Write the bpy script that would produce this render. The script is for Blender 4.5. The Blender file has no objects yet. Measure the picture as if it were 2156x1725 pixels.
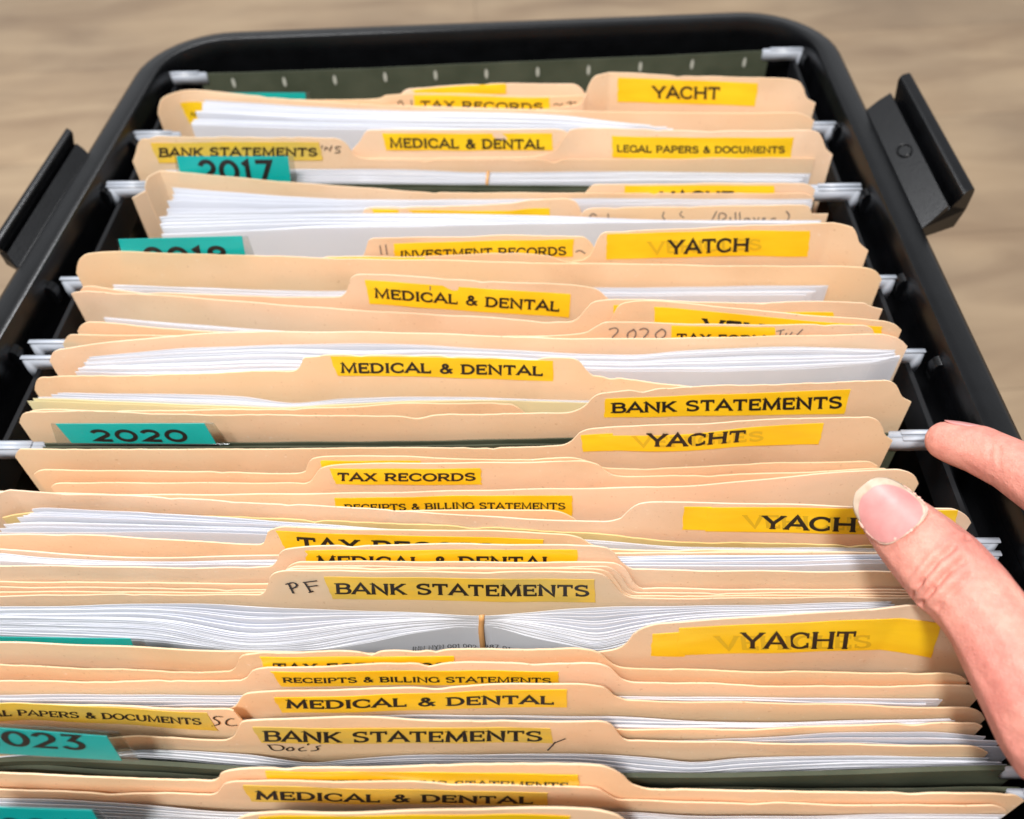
import bpy, bmesh, math, random
import numpy as np
from mathutils import Vector, Matrix
from mathutils.bvhtree import BVHTree

# ------------------------------------------------------------------ camera, world, lamps, exposure
SC = bpy.context.scene
COL = SC.collection
W0, H0, FPX = 2156.0, 1724.4, 1900.0
CR = np.array([[0.9997, 0.0058, 0.0253], [0.0119, 0.7636, -0.6456], [-0.0231, 0.6457, 0.7633]])
u_, s_, vt_ = np.linalg.svd(CR); CR = u_ @ vt_
CC = np.array([0.0245, -0.0348, 0.2403])
cam_d = bpy.data.cameras.new('camera'); cam = bpy.data.objects.new('camera', cam_d); COL.objects.link(cam)
cam_d.sensor_width = 36; cam_d.lens = FPX / W0 * 36; cam_d.clip_start = 0.01; cam_d.clip_end = 50
M = Matrix.Identity(4)
for i in range(3):
    for j in range(3): M[i][j] = CR[i, j]
    M[i][3] = CC[i]
cam.matrix_world = M
cam_d.dof.use_dof = True; cam_d.dof.focus_distance = 0.262; cam_d.dof.aperture_fstop = 12
SC.camera = cam
wd = bpy.data.worlds.new('World'); SC.world = wd; wd.use_nodes = True
bg = wd.node_tree.nodes['Background']; bg.inputs[0].default_value = (0.93, 0.96, 1.0, 1); bg.inputs[1].default_value = 0.36
def lamp(name, loc, target, size, power, col):
    l = bpy.data.lights.new(name, 'AREA'); l.shape = 'DISK'; l.size = size; l.energy = power; l.color = col
    o = bpy.data.objects.new(name, l); COL.objects.link(o); o.location = loc
    o.rotation_euler = (Vector(target) - Vector(loc)).to_track_quat('-Z', 'Y').to_euler()
lamp('ceiling_lamp', (-0.13, -0.50, 1.30), (0.02, 0.22, 0), 0.17, 19, (1.0, 0.955, 0.90))
lamp('ceiling_lamp', (-0.5, 1.5, 1.9), (0, 0.2, 0), 0.7, 20, (0.97, 0.98, 1.0))
lamp('ceiling_lamp', (-0.7, -0.5, 1.7), (0, 0.2, 0), 0.6, 12, (1.0, 0.97, 0.94))
SC.view_settings.view_transform = 'Standard'; SC.view_settings.look = 'None'
SC.view_settings.exposure = 0.42; SC.view_settings.gamma = 1.0; SC.view_settings.use_curve_mapping = False
SC.cycles.max_bounces = 12; SC.cycles.diffuse_bounces = 9
SC.cycles.use_denoising = True

# ------------------------------------------------------------------ helpers
rng = random.Random(7)
NXS = 161
GX = np.linspace(-0.16, 0.16, NXS)

def ray(p):
    return CR @ np.array([(p[0] - W0 / 2) / FPX, -(p[1] - H0 / 2) / FPX, -1.0])
def at_z(p, z):
    d = ray(p); t = (z - CC[2]) / d[2]; return CC + d * t
def at_y(p, y):
    d = ray(p); t = (y - CC[1]) / d[1]; return CC + d * t
def at_depth(p, dep): return CC + ray(p) * dep

def principled(name, color, rough=0.6, **kw):
    m = bpy.data.materials.new(name); m.use_nodes = True
    b = m.node_tree.nodes['Principled BSDF']
    b.inputs['Base Color'].default_value = (*color, 1); b.inputs['Roughness'].default_value = rough
    for k, v in kw.items(): b.inputs[k].default_value = v
    return m
def nodes_of(m): return m.node_tree, m.node_tree.nodes['Principled BSDF']
def noise_col(m, scale, c0, c1, detail=6, stretch=(1, 1, 1), lo=.35, hi=.65, rnd=0.0, bump=0.0, bscale=None):
    nt, b = nodes_of(m); N = nt.nodes.new; L = nt.links.new
    tc = N('ShaderNodeTexCoord'); mp = N('ShaderNodeMapping'); mp.inputs['Scale'].default_value = stretch
    no = N('ShaderNodeTexNoise'); no.inputs['Scale'].default_value = scale; no.inputs['Detail'].default_value = detail
    L(tc.outputs['Object'], mp.inputs[0]); L(mp.outputs[0], no.inputs['Vector'])
    cr = N('ShaderNodeValToRGB'); cr.color_ramp.elements[0].position = lo; cr.color_ramp.elements[1].position = hi
    cr.color_ramp.elements[0].color = (*c0, 1); cr.color_ramp.elements[1].color = (*c1, 1)
    L(no.outputs[0], cr.inputs[0]); out = cr.outputs[0]
    if rnd:
        oi = N('ShaderNodeObjectInfo'); hs = N('ShaderNodeHueSaturation'); mr = N('ShaderNodeMapRange')
        mr.inputs['To Min'].default_value = 1 - rnd; mr.inputs['To Max'].default_value = 1 + rnd * .35
        L(oi.outputs['Random'], mr.inputs[0]); L(mr.outputs[0], hs.inputs['Value'])
        ms = N('ShaderNodeMapRange'); mu = N('ShaderNodeMath'); mu.operation = 'FRACT'; m2 = N('ShaderNodeMath'); m2.operation = 'MULTIPLY'; m2.inputs[1].default_value = 7.31
        L(oi.outputs['Random'], m2.inputs[0]); L(m2.outputs[0], mu.inputs[0]); L(mu.outputs[0], ms.inputs[0])
        ms.inputs['To Min'].default_value = 1 - rnd * 1.6; ms.inputs['To Max'].default_value = 1 + rnd
        L(ms.outputs[0], hs.inputs['Saturation']); L(out, hs.inputs['Color']); out = hs.outputs[0]
    L(out, b.inputs['Base Color'])
    if bump:
        n2 = N('ShaderNodeTexNoise'); n2.inputs['Scale'].default_value = bscale or scale * 3; n2.inputs['Detail'].default_value = 4
        L(mp.outputs[0], n2.inputs['Vector'])
        bp = N('ShaderNodeBump'); bp.inputs['Strength'].default_value = bump; bp.inputs['Distance'].default_value = .0004
        L(n2.outputs[0], bp.inputs['Height']); L(bp.outputs[0], b.inputs['Normal'])
    return m

def translucent(m, amount, tint=None):
    nt, b = nodes_of(m); out = nt.nodes['Material Output']; tr = nt.nodes.new('ShaderNodeBsdfTranslucent'); mx = nt.nodes.new('ShaderNodeMixShader'); mx.inputs[0].default_value = amount
    if b.inputs['Base Color'].links: nt.links.new(b.inputs['Base Color'].links[0].from_socket, tr.inputs[0])
    else: tr.inputs[0].default_value = b.inputs['Base Color'].default_value
    if tint: 
        for l in list(tr.inputs[0].links): nt.links.remove(l)
        tr.inputs[0].default_value = (*tint, 1)
    nt.links.new(b.outputs[0], mx.inputs[1]); nt.links.new(tr.outputs[0], mx.inputs[2]); nt.links.new(mx.outputs[0], out.inputs['Surface'])
MAT = {}
def card(name, c0, c1, rnd):
    """buff card: soft mottling, fibre specks, grime blotches, and a different age per folder"""
    m = noise_col(principled(name, c0, .7), 30, c0, c1, rnd=rnd, bump=.16, bscale=420, stretch=(1, 1, 1.6)); nt, b = nodes_of(m); N = nt.nodes.new; L = nt.links.new
    src = b.inputs['Base Color'].links[0].from_socket; tc = N('ShaderNodeTexCoord'); oi = N('ShaderNodeObjectInfo'); ad = N('ShaderNodeVectorMath'); ad.operation = 'ADD'
    L(tc.outputs['Object'], ad.inputs[0]); L(oi.outputs['Random'], ad.inputs[1])
    def spots(scale, lo, hi, col, fac, src, detail=3):
        no = N('ShaderNodeTexNoise'); no.inputs['Scale'].default_value = scale; no.inputs['Detail'].default_value = detail; L(ad.outputs[0], no.inputs['Vector'])
        mr = N('ShaderNodeMapRange'); mr.inputs['From Min'].default_value = lo; mr.inputs['From Max'].default_value = hi; mr.inputs['To Max'].default_value = fac; L(no.outputs[0], mr.inputs[0])
        mx = N('ShaderNodeMixRGB'); mx.inputs[2].default_value = (*col, 1); L(mr.outputs[0], mx.inputs[0]); L(src, mx.inputs[1]); return mx.outputs[0]
    s = spots(17, .56, .80, (.60, .43, .25), .7, src, 5)          # handling grime
    s = spots(900, .70, .78, (.45, .31, .17), .55, s, 1)          # fibres
    s = spots(640, .70, .80, (.95, .88, .74), .6, s, 1)
    s = spots(9, .45, .70, (.88, .75, .47), .55, s, 2)            # yellowing
    L(s, b.inputs['Base Color']); return m
MAT['manila'] = card('manila', (.89, .72, .49), (.93, .785, .565), .13)
MAT['aged_manila'] = noise_col(principled('aged_manila', (.7, .5, .2), .7), 30, (.62, .45, .19), (.74, .57, .27), bump=.3, bscale=300)
MAT['paper'] = noise_col(principled('paper', (.84, .85, .89), .8), 14, (.75, .775, .84), (.81, .825, .87), rnd=.06)
MAT['yellow_paper'] = principled('yellow_paper', (.84, .79, .52), .8)
MAT['label'] = noise_col(principled('label', (.9, .5, .01), .30), 60, (.86, .53, .010), (.94, .625, .018), stretch=(.6, 1, 2), bump=.12, bscale=160)
MAT['faded_label'] = noise_col(principled('faded_label', (.72, .5, .1), .4), 70, (.62, .46, .10), (.80, .52, .05), stretch=(.6, 1, 1.5), bump=.2, bscale=160)
MAT['ink'] = principled('ink', (.012, .010, .010), .45)
MAT['pencil'] = principled('pencil', (.16, .14, .13), .6)
MAT['ghost'] = principled('ghost', (.66, .43, .015), .45)
MAT['teal'] = noise_col(principled('teal', (.01, .43, .38), .38), 40, (.0, .35, .33), (.004, .42, .40), bump=.1)
MAT['green'] = noise_col(principled('green', (.045, .055, .032), .72), 50, (.036, .046, .026), (.058, .068, .042), bump=.3, bscale=500)
MAT['white_plastic'] = principled('white_plastic', (.40, .44, .51), .35)
MAT['slot'] = principled('slot', (.42, .43, .38), .6)
MAT['black'] = noise_col(principled('black_plastic', (.012, .013, .017), .26), 90, (.0012, .0013, .0018), (.0026, .0028, .0036), bump=.12, bscale=700)
MAT['rail'] = principled('rail_plastic', (.004, .0045, .006), .6, **{'Specular IOR Level': .2})
MAT['rubber'] = principled('rubber', (.62, .33, .13), .5)
mc = bpy.data.materials.new('clear_plastic'); mc.use_nodes = True; _n = mc.node_tree; _n.nodes.remove(_n.nodes['Principled BSDF']); MAT['clear'] = mc
_t = _n.nodes.new('ShaderNodeBsdfTransparent'); _t.inputs[0].default_value = (.86, .89, .89, 1); _g = _n.nodes.new('ShaderNodeBsdfGlossy'); _g.inputs['Roughness'].default_value = .08
_m = _n.nodes.new('ShaderNodeMixShader')
_m.inputs[0].default_value = .13; _n.links.new(_t.outputs[0], _m.inputs[1]); _n.links.new(_g.outputs[0], _m.inputs[2]); _n.links.new(_m.outputs[0], _n.nodes['Material Output'].inputs['Surface'])

translucent(MAT['manila'], .28, (.97, .55, .19)); translucent(MAT['paper'], .3); translucent(MAT['yellow_paper'], .3)
for k_ in ('black',): MAT[k_].node_tree.nodes['Principled BSDF'].inputs['Specular IOR Level'].default_value = .36

def mesh_obj(name, verts, faces, mat, parent=None, smooth=True):
    me = bpy.data.meshes.new(name); me.from_pydata([tuple(map(float, v)) for v in verts], [], faces); me.update()
    if smooth:
        for p in me.polygons: p.use_smooth = True
    o = bpy.data.objects.new(name, me); COL.objects.link(o)
    if mat: me.materials.append(mat)
    if parent: o.parent = parent
    return o
def empty(name, label, cat, group=None):
    o = bpy.data.objects.new(name, None); COL.objects.link(o); o.empty_display_size = .02
    o['label'] = label; o['category'] = cat
    if group: o['group'] = group
    return o
def tag(o, label, cat, group=None):
    o['label'] = label; o['category'] = cat
    if group: o['group'] = group
    return o
def bm_obj(name, bm, mat, parent=None, smooth=True):
    me = bpy.data.meshes.new(name); bm.normal_update(); bm.to_mesh(me); bm.free()
    if smooth:
        for p in me.polygons: p.use_smooth = True
    o = bpy.data.objects.new(name, me); COL.objects.link(o); me.materials.append(mat)
    if parent: o.parent = parent
    return o
def edge_split(o, ang=35):
    m = o.modifiers.new('split', 'EDGE_SPLIT'); m.split_angle = math.radians(ang)

def pchip(xs, ys, x):
    xs = np.array(xs, float); ys = np.array(ys, float); n = len(xs)
    if n == 1: return np.full_like(np.asarray(x, float), ys[0])
    h = np.diff(xs); d = np.diff(ys) / h; m = np.zeros(n)
    for i in range(1, n - 1):
        if d[i - 1] * d[i] > 0:
            w1 = 2 * h[i] + h[i - 1]; w2 = h[i] + 2 * h[i - 1]
            m[i] = (w1 + w2) / (w1 / d[i - 1] + w2 / d[i])
    m[0] = d[0]; m[-1] = d[-1]
    x = np.asarray(x, float); xc = np.clip(x, xs[0], xs[-1])
    i = np.clip(np.searchsorted(xs, xc) - 1, 0, n - 2); t = (xc - xs[i]) / h[i]
    r = (2*t**3 - 3*t**2 + 1) * ys[i] + (t**3 - 2*t**2 + t) * h[i] * m[i] + (-2*t**3 + 3*t**2) * ys[i+1] + (t**3 - t**2) * h[i] * m[i+1]
    r = r + np.where(x < xs[0], (x - xs[0]) * m[0] * .3, 0) + np.where(x > xs[-1], (x - xs[-1]) * m[-1] * .3, 0)
    return r

class Sheet:
    """an upright sheet: y = Y(x); its curve is read off the plane z = zb"""
    def __init__(s, key, kind, base, zb, gap):
        s.key, s.kind, s.base, s.zb, s.gap = key, kind, base, zb, gap
        s.z0 = zb; s.calc()
    def calc(s):
        P = sorted([tuple(at_z(p, s.zb)[:2]) for p in s.base])
        Q = [P[0]]
        for p in P[1:]:
            if p[0] > Q[-1][0] + .0008: Q.append(p)
        xs = [p[0] for p in Q]; ys = [p[1] for p in Q]
        s.Y = pchip(xs, ys, GX); s.x0, s.x1 = xs[0], xs[-1]
        s.hard = (GX >= s.x0 - .002) & (GX <= s.x1 + .002)
    def y(s, x): return float(np.interp(x, GX, s.Y))
    def hit(s, p):
        d = ray(p); y = s.y(0)
        for _ in range(12):
            t = (y - CC[1]) / d[1]; q = CC + d * t; y = .5 * y + .5 * s.y(q[0])
        return q[0], q[2]
    def pt(s, x, z, off=0.0):
        sl = (s.y(x + .001) - s.y(x - .001)) / .002; n = np.array([sl, -1.0]); n /= np.linalg.norm(n)
        return (x + n[0] * off, s.y(x) + n[1] * off, z)

def smooth_outline(xz, step=.0012):
    xs = [xz[0][0]]; zs = [xz[0][1]]
    for x, z in xz[1:]:
        if x > xs[-1] + .0001: xs.append(x); zs.append(z)
        else: xs.append(xs[-1] + .0003); zs.append(z)
    g = np.arange(xs[0], xs[-1], step); g = np.append(g, xs[-1])
    return g, pchip(xs, zs, g)

def sheet_mesh(name, S, xs, ztop, mat, parent, thick, zbot=-.2, chip=0.0, seed=0, clean=False):
    """a thin solid sheet between the outline ztop(xs) and zbot"""
    r = np.random.RandomState(seed); n = len(xs)
    if chip:
        k = r.randn(n); k = np.convolve(k, np.ones(3) / 3, 'same'); ztop = ztop + k * chip * .35
        for _ in range(r.randint(2, 6)):
            c = r.randint(0, n); w = r.uniform(1, 3.5); ztop = ztop - chip * r.uniform(1, 3.5) * np.exp(-((np.arange(n) - c) / w) ** 2)
    lev = [0, .0006, .002, .005, .010, .018, .03, .06, .11]
    rows = []
    for l in lev: rows.append(ztop - l)
    rows.append(np.full(n, zbot))
    vs = []; m = len(rows)
    # tiny waviness of the upper edge
    ph = r.uniform(0, 6.28, 3)
    wav = (np.sin(xs * 90 + ph[0]) * .6 + np.sin(xs * 210 + ph[1]) * .4) * (.00010 if clean else .00022)
    for side in (0, 1):
        for k in range(m):
            fade = max(0., 1 - (lev[k] if k < len(lev) else 1) / .03)
            for i in range(n):
                p = S.pt(xs[i], rows[k][i], -thick * side)
                vs.append((p[0], p[1] + wav[i] * fade, p[2]))
    f = []; o = m * n
    for k in range(m - 1):
        for i in range(n - 1):
            a = k * n + i
            f.append((a, a + n, a + n + 1, a + 1)); f.append((o + a, o + a + 1, o + a + n + 1, o + a + n))
    for i in range(n - 1):
        f.append((i, i + 1, o + i + 1, o + i)); b = (m - 1) * n + i; f.append((b, o + b, o + b + 1, b + 1))
    for k in range(m - 1):
        a = k * n; f.append((a, o + a, o + a + n, a + n)); a = k * n + n - 1; f.append((a, a + n, o + a + n, o + a))
    ob = mesh_obj(name, vs, f, mat, parent); edge_split(ob, 40)
    return ob

# ------------------------------------------------------------------ lettering (stroke glyphs, built as thin ribbons)
def arc(cx, cy, rx, ry, a0, a1, n=12):
    return [(cx + rx * math.cos(math.radians(a0 + (a1 - a0) * i / n)), cy + ry * math.sin(math.radians(a0 + (a1 - a0) * i / n))) for i in range(n + 1)]
T_ = .07
G = {
'A': (1.2, [[(.04, T_), (.6, .97), (1.16, T_)], [(.28, .35), (.92, .35)]], [(.04, 0, 'h'), (1.16, 0, 'h')]),
'B': (1.05, [[(.16, 0), (.16, 1)], [(.16, .93), (.62, .93)] + arc(.62, .735, .3, .195, 80, -90, 8) + [(.16, .54)], [(.3, .54), (.68, .54)] + arc(.68, .305, .31, .235, 80, -90, 8) + [(.16, .07)]], [(.1, 0, 'h'), (.1, 1, 'h')]),
'C': (1.15, [arc(.62, .5, .55, .44, 42, 318, 20)], [(1.04, .78, 'v'), (1.04, .22, 'v')]),
'D': (1.15, [[(.16, 0), (.16, 1)], [(.16, .93), (.5, .93)] + arc(.5, .5, .55, .43, 85, -85, 14) + [(.5, .07), (.16, .07)]], [(.1, 0, 'h'), (.1, 1, 'h')]),
'E': (.95, [[(.16, 0), (.16, 1)], [(.16, .93), (.88, .93)], [(.16, .52), (.72, .52)], [(.16, .07), (.9, .07)]], [(.88, .86, 'v'), (.9, .14, 'v'), (.72, .52, 'v')]),
'F': (.92, [[(.16, 0), (.16, 1)], [(.16, .93), (.86, .93)], [(.16, .5), (.7, .5)]], [(.86, .86, 'v'), (.16, 0, 'h'), (.7, .5, 'v')]),
'G': (1.2, [arc(.62, .5, .55, .44, 42, 330, 20), [(1.1, .05), (1.1, .45)]], [(1.1, .45, 'h'), (1.04, .78, 'v')]),
'H': (1.25, [[(.16, 0), (.16, 1)], [(1.09, 0), (1.09, 1)], [(.16, .52), (1.09, .52)]], [(.16, 0, 'h'), (.16, 1, 'h'), (1.09, 0, 'h'), (1.09, 1, 'h')]),
'I': (.4, [[(.2, 0), (.2, 1)]], [(.2, 0, 'h'), (.2, 1, 'h')]),
'K': (1.1, [[(.16, 0), (.16, 1)], [(.95, .97), (.2, .42)], [(.42, .56), (1.02, .03)]], [(.16, 0, 'h'), (.16, 1, 'h'), (.95, 1, 'h'), (1.0, 0, 'h')]),
'L': (.9, [[(.16, 0), (.16, 1)], [(.16, .07), (.84, .07)]], [(.16, 1, 'h'), (.84, .14, 'v')]),
'M': (1.4, [[(.14, 0), (.2, .97), (.7, .12), (1.2, .97), (1.26, 0)]], [(.14, 0, 'h'), (1.26, 0, 'h'), (.16, 1, 'h'), (1.24, 1, 'h')]),
'N': (1.2, [[(.15, 0), (.15, .96), (1.05, .04), (1.05, 1)]], [(.15, 0, 'h'), (1.05, 1, 'h'), (.1, 1, 'h')]),
'O': (1.25, [arc(.62, .5, .55, .44, 90, 450, 26)], []),
'P': (1.0, [[(.16, 0), (.16, 1)], [(.16, .93), (.6, .93)] + arc(.6, .69, .32, .24, 80, -90, 8) + [(.16, .45)]], [(.16, 0, 'h'), (.1, 1, 'h')]),
'R': (1.1, [[(.16, 0), (.16, 1)], [(.16, .93), (.62, .93)] + arc(.62, .7, .32, .23, 80, -90, 8) + [(.16, .47)], [(.55, .45), (1.0, .04)]], [(.16, 0, 'h'), (.1, 1, 'h'), (1.02, 0, 'h')]),
'S': (1.0, [arc(.5, .73, .38, .21, 35, 230, 12)[:-1] + arc(.5, .28, .40, .22, 78, -150, 12)], [(.84, .84, 'v'), (.14, .17, 'v')]),
'T': (1.05, [[(.525, 0), (.525, .93)], [(.04, .93), (1.01, .93)]], [(.525, 0, 'h'), (.05, .86, 'v'), (1.0, .86, 'v')]),
'U': (1.15, [[(.15, 1), (.15, .4)] + arc(.575, .4, .425, .34, 180, 360, 12) + [(1.0, 1)]], [(.15, 1, 'h'), (1.0, 1, 'h')]),
'V': (1.2, [[(.05, .96), (.6, .03), (1.15, .96)]], [(.05, 1, 'h'), (1.15, 1, 'h')]),
'X': (1.15, [[(.1, .97), (1.05, .03)], [(1.0, .97), (.1, .03)]], [(.1, 0, 'h'), (1.05, 0, 'h'), (.1, 1, 'h'), (1.0, 1, 'h')]),
'Y': (1.15, [[(.04, .96), (.575, .42), (1.11, .96)], [(.575, .42), (.575, 0)]], [(.05, 1, 'h'), (1.1, 1, 'h'), (.575, 0, 'h')]),
'&': (1.15, [[(1.08, .04), (.38, .66)] + arc(.52, .77, .19, .17, 215, -60, 10) + [(.36, .5), (.24, .42)] + arc(.46, .27, .32, .21, 150, 330, 10) + [(.98, .5)]], [(.98, .52, 'h')]),
'0': (1.1, [arc(.55, .5, .44, .42, 90, 450, 24)], []),
'1': (.6, [[(.08, .78), (.34, .92), (.34, 0)]], []),
'2': (1.0, [arc(.48, .66, .37, .27, 165, -35, 12) + [(.1, .08), (.94, .08)]], []),
'3': (1.0, [[(.12, .92), (.82, .92), (.46, .58)] + arc(.46, .32, .40, .25, 75, -155, 12)], []),
'4': (1.05, [[(.66, 0), (.66, .93), (.08, .27), (1.0, .27)]], []),
'6': (1.0, [[(.8, .85)] + arc(.55, .5, .42, .43, 70, 200, 10) + arc(.5, .32, .38, .25, 180, -180, 16)], []),
'7': (.95, [[(.06, .92), (.88, .92), (.36, 0)]], []),
'8': (1.05, [arc(.52, .72, .34, .21, 270, 630, 18), arc(.52, .29, .42, .23, 90, 450, 20)], []),
'9': (1.0, [arc(.5, .66, .38, .26, 0, 360, 16), [(.88, .66)] + arc(.45, .5, .43, .43, 10, -75, 10)], []),
' ': (.5, [], []),
}
class Lettering:
    def __init__(s, mapper): s.v = []; s.f = []; s.map = mapper; s.k = 0
    def ribbon(s, pts, w, sx, sy, ox=0., oy=0.):
        P = [np.array((x * sx + ox, y * sy + oy)) for x, y in pts]; Q = [P[0]]
        for a, b in zip(P[:-1], P[1:]):
            L = np.linalg.norm(b - a)
            if L < 1e-9: continue
            m = max(1, int(L / .0025))
            for i in range(1, m + 1): Q.append(a + (b - a) * i / m)
        if len(Q) < 2: return
        closed = np.linalg.norm(Q[0] - Q[-1]) < 1e-7; n = len(Q); off = .00005 + .000004 * (s.k % 9); s.k += 1
        b0 = len(s.v)
        for i in range(n):
            d1 = Q[i] - Q[i - 1] if i > 0 else (Q[-1] - Q[-2] if closed else Q[1] - Q[0])
            d2 = Q[i + 1] - Q[i] if i < n - 1 else (Q[1] - Q[0] if closed else Q[-1] - Q[-2])
            d1 = d1 / np.linalg.norm(d1); d2 = d2 / np.linalg.norm(d2)
            n1 = np.array((-d1[1], d1[0])); n2 = np.array((-d2[1], d2[0])); mm = n1 + n2; q = np.linalg.norm(mm)
            mm = n1 if q < .2 else mm / q; c = max(.5, float(mm @ n1)); mm = mm * (w / 2 / c)
            for sg in (1, -1): s.v.append(s.map(*(Q[i] + sg * mm), off))
        for i in range(n - 1):
            a = b0 + 2 * i; s.f.append((a, a + 1, a + 3, a + 2))
    def text(s, txt, wid, hei, weight=.15, serif=True, space=.13):
        tot = sum(G[c][0] for c in txt) + space * (len(txt) - 1); sx = wid / tot; sy = hei; u = min(sx * 1.3, sy * 1.1); x = 0.
        for c in txt:
            w, st, se = G[c]
            for p in st: s.ribbon(p, weight * u, sx, sy, x * sx, 0)
            if serif:
                for (a, b, k) in se:
                    if k == 'h': s.ribbon([(a - .18, b + (.045 if b < .5 else -.045)), (a + .18, b + (.045 if b < .5 else -.045))], .10 * u, sx, sy, x * sx, 0)
                    else: s.ribbon([(a, b - .15), (a, b + .15)], .10 * u, sx, sy, x * sx, 0)
            x += w + space
    def build(s, name, mat, parent): return mesh_obj(name, s.v, s.f, mat, parent, smooth=False)

def quad_map(S, quad, lift):
    """box (width, height) and a map from box metres to points on the sheet"""
    q = [np.array(S.hit(p)) for p in quad]           # TL TR BR BL in (x, z)
    wid = (np.linalg.norm(q[1] - q[0]) + np.linalg.norm(q[2] - q[3])) / 2
    hei = (np.linalg.norm(q[3] - q[0]) + np.linalg.norm(q[2] - q[1])) / 2
    def f(a, b, off=0.):
        u = a / wid; v = b / hei
        p = (q[3] * (1 - u) + q[2] * u) * (1 - v) + (q[0] * (1 - u) + q[1] * u) * v
        return S.pt(p[0], p[1], lift + off)
    return wid, hei, f
THK = {'m': .00042, 'p': .00013, 'g': .0005}
def label_on(S, quad, mat, parent, txt=None, tquad=None, weight=.20, serif=True, ghost=None, name='label', lift=.00022, ink='ink', seed=1):
    w, h, f = quad_map(S, quad, lift); nx = max(4, int(w / .0011)); nz = 6; r = np.random.RandomState(seed)
    v = []; fc = []
    jl = r.randn(nz + 1) * .00012; jr = r.randn(nz + 1) * .00012
    for j in range(nz + 1):
        for i in range(nx + 1):
            a = w * i / nx + (jl[j] if i == 0 else 0) + (jr[j] if i == nx else 0); v.append(f(a, h * j / nz, .00004 * math.sin(i * .33 + j * .9 + seed) + .00003 * math.sin(i * .11 - j * .5 + 2 * seed)))
    for j in range(nz):
        for i in range(nx):
            a = j * (nx + 1) + i; fc.append((a, a + 1, a + nx + 2, a + nx + 1))
    lab = mesh_obj(name, v, fc, mat, parent); so = lab.modifiers.new('s', 'SOLIDIFY'); so.thickness = .00012; so.offset = -1; edge_split(lab, 30)
    if ghost:
        for gt, gq in ghost:
            w2, h2, f2 = quad_map(S, gq, lift + .00003); L = Lettering(f2); L.text(gt, w2, h2, weight, serif); L.build('faint_lettering', MAT['ghost'], lab)
    if txt:
        w2, h2, f2 = quad_map(S, tquad, lift + .00006); L = Lettering(f2); L.text(txt, w2, h2, weight, serif); L.build('lettering', MAT[ink], lab)
    return lab
def scribble(S, strokes, parent, mat='pencil', w=.0005, lift=.0002):
    """handwriting: polylines given on the sheet"""
    L = Lettering(lambda a, b, off: S.pt(a, b, lift + off))
    for st in strokes:
        q = [S.hit(p) for p in st]
        if len(q) > 2:      # soften the corners
            for _ in range(2):
                r = [q[0]]
                for a, b in zip(q[:-1], q[1:]):
                    r += [(a[0] * .75 + b[0] * .25, a[1] * .75 + b[1] * .25), (a[0] * .25 + b[0] * .75, a[1] * .25 + b[1] * .75)]
                q = r + [q[-1]]
        L.ribbon(q, w, 1, 1)
    return L.build('handwritten_lettering', MAT[mat], parent)

# ------------------------------------------------------------------ the sheets, back to front (points are read off the photograph onto upright planes)
ZB, ZT, ZP, ZH = .010, .021, .003, .0015
S_ORDER = []      # every upright sheet in order, for the spacing pass
SH = {}
def sh(key, kind, base, zb, gap=.0006, soft=False):
    s = Sheet(key, kind, [], zb, gap) if False else Sheet.__new__(Sheet)
    s.key, s.kind, s.zb, s.z0, s.gap, s.soft = key, kind, zb, zb, gap, soft
    s.base = [(p[0], p[1], (p[2] - zb) if len(p) > 2 else 0.) for p in base]
    def calc():
        P = sorted([tuple(at_z(p[:2], s.zb + p[2])[:2]) for p in s.base]); Q = [P[0]]
        for p in P[1:]:
            if p[0] > Q[-1][0] + .0008: Q.append(p)
        xs = [p[0] for p in Q]; ys = [p[1] for p in Q]; s.Y = pchip(xs, ys, GX)
        s.hard = np.zeros(NXS, bool) if soft else (GX >= xs[0] - .003) & (GX <= xs[-1] + .003)
    s.calc = calc; calc(); S_ORDER.append(s); SH[key] = s
    return s
FOLD = []; STACK = []; HANG = []
def F(key, label, base, top=None, ends='', zb=ZB, labels=(), scrib=(), mat='manila', front_of=None, chip=0.00012, group='manila file folders in the box'):
    sh(key, 'm', base, zb, .0008)
    FOLD.append(dict(key=key, label=label, top=top or [p[:2] for p in base], ends=ends, labels=labels, scrib=scrib, mat=mat, front_of=front_of, chip=chip))
def P(key, label, n, back, front, zb=ZP, xl=None, xr=None, mats=None, band=None):
    sh(key + '.b', 'p', back, zb, .0006); s = sh(key + '.f', 'p', front, zb, .0003 * n)
    STACK.append(dict(key=key, label=label, n=n, xl=xl, xr=xr, mats=mats or {}))
def H(key, base, zb=ZH, soft=False, gap=.0012): sh(key, 'g', base, zb, gap, soft)
L = lambda quad, txt=None, tq=None, **k: dict(quad=quad, txt=txt, tquad=tq, **k)

H('a', [(415, 156), (733, 146), (1031, 133), (1444, 115.6), (1647, 105)])
F('f42', 'manila folder with slanted yellow label, hindmost, in front of the green folder at the back', [(861, 187), (1065, 176), (1204, 177)], [(820, 215), (840, 203), (848, 192), (861, 187), (1065, 176), (1204, 177), (1222, 184), (1235, 200), (1260, 212)], zb=ZT, labels=[L([(861, 189), (1065, 176), (1066, 197), (862, 212)])])
F('f41', 'manila folder with half hidden TAX RECORDS label, behind the hindmost YACHT tab', [(806, 203), (871, 198), (1157, 204), (1221, 202)], [(640, 211), (780, 209), (803, 206), (812, 201), (871, 197), (1157, 203), (1221, 201), (1240, 208), (1256, 222)], zb=ZT,
  labels=[L([(871, 200), (1157, 205), (1157, 232), (873, 230)], 'TAX RECORDS', [(885, 212), (1143, 216), (1143, 232), (885, 229)])], scrib=[[(838, 219), (840, 212), (846, 212), (845, 216), (851, 221)], [(866, 210), (867, 221)], [(1165, 221), (1172, 217), (1178, 222), (1186, 217)], [(1200, 212), (1202, 221)], [(1192, 216), (1214, 215)]])
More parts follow.
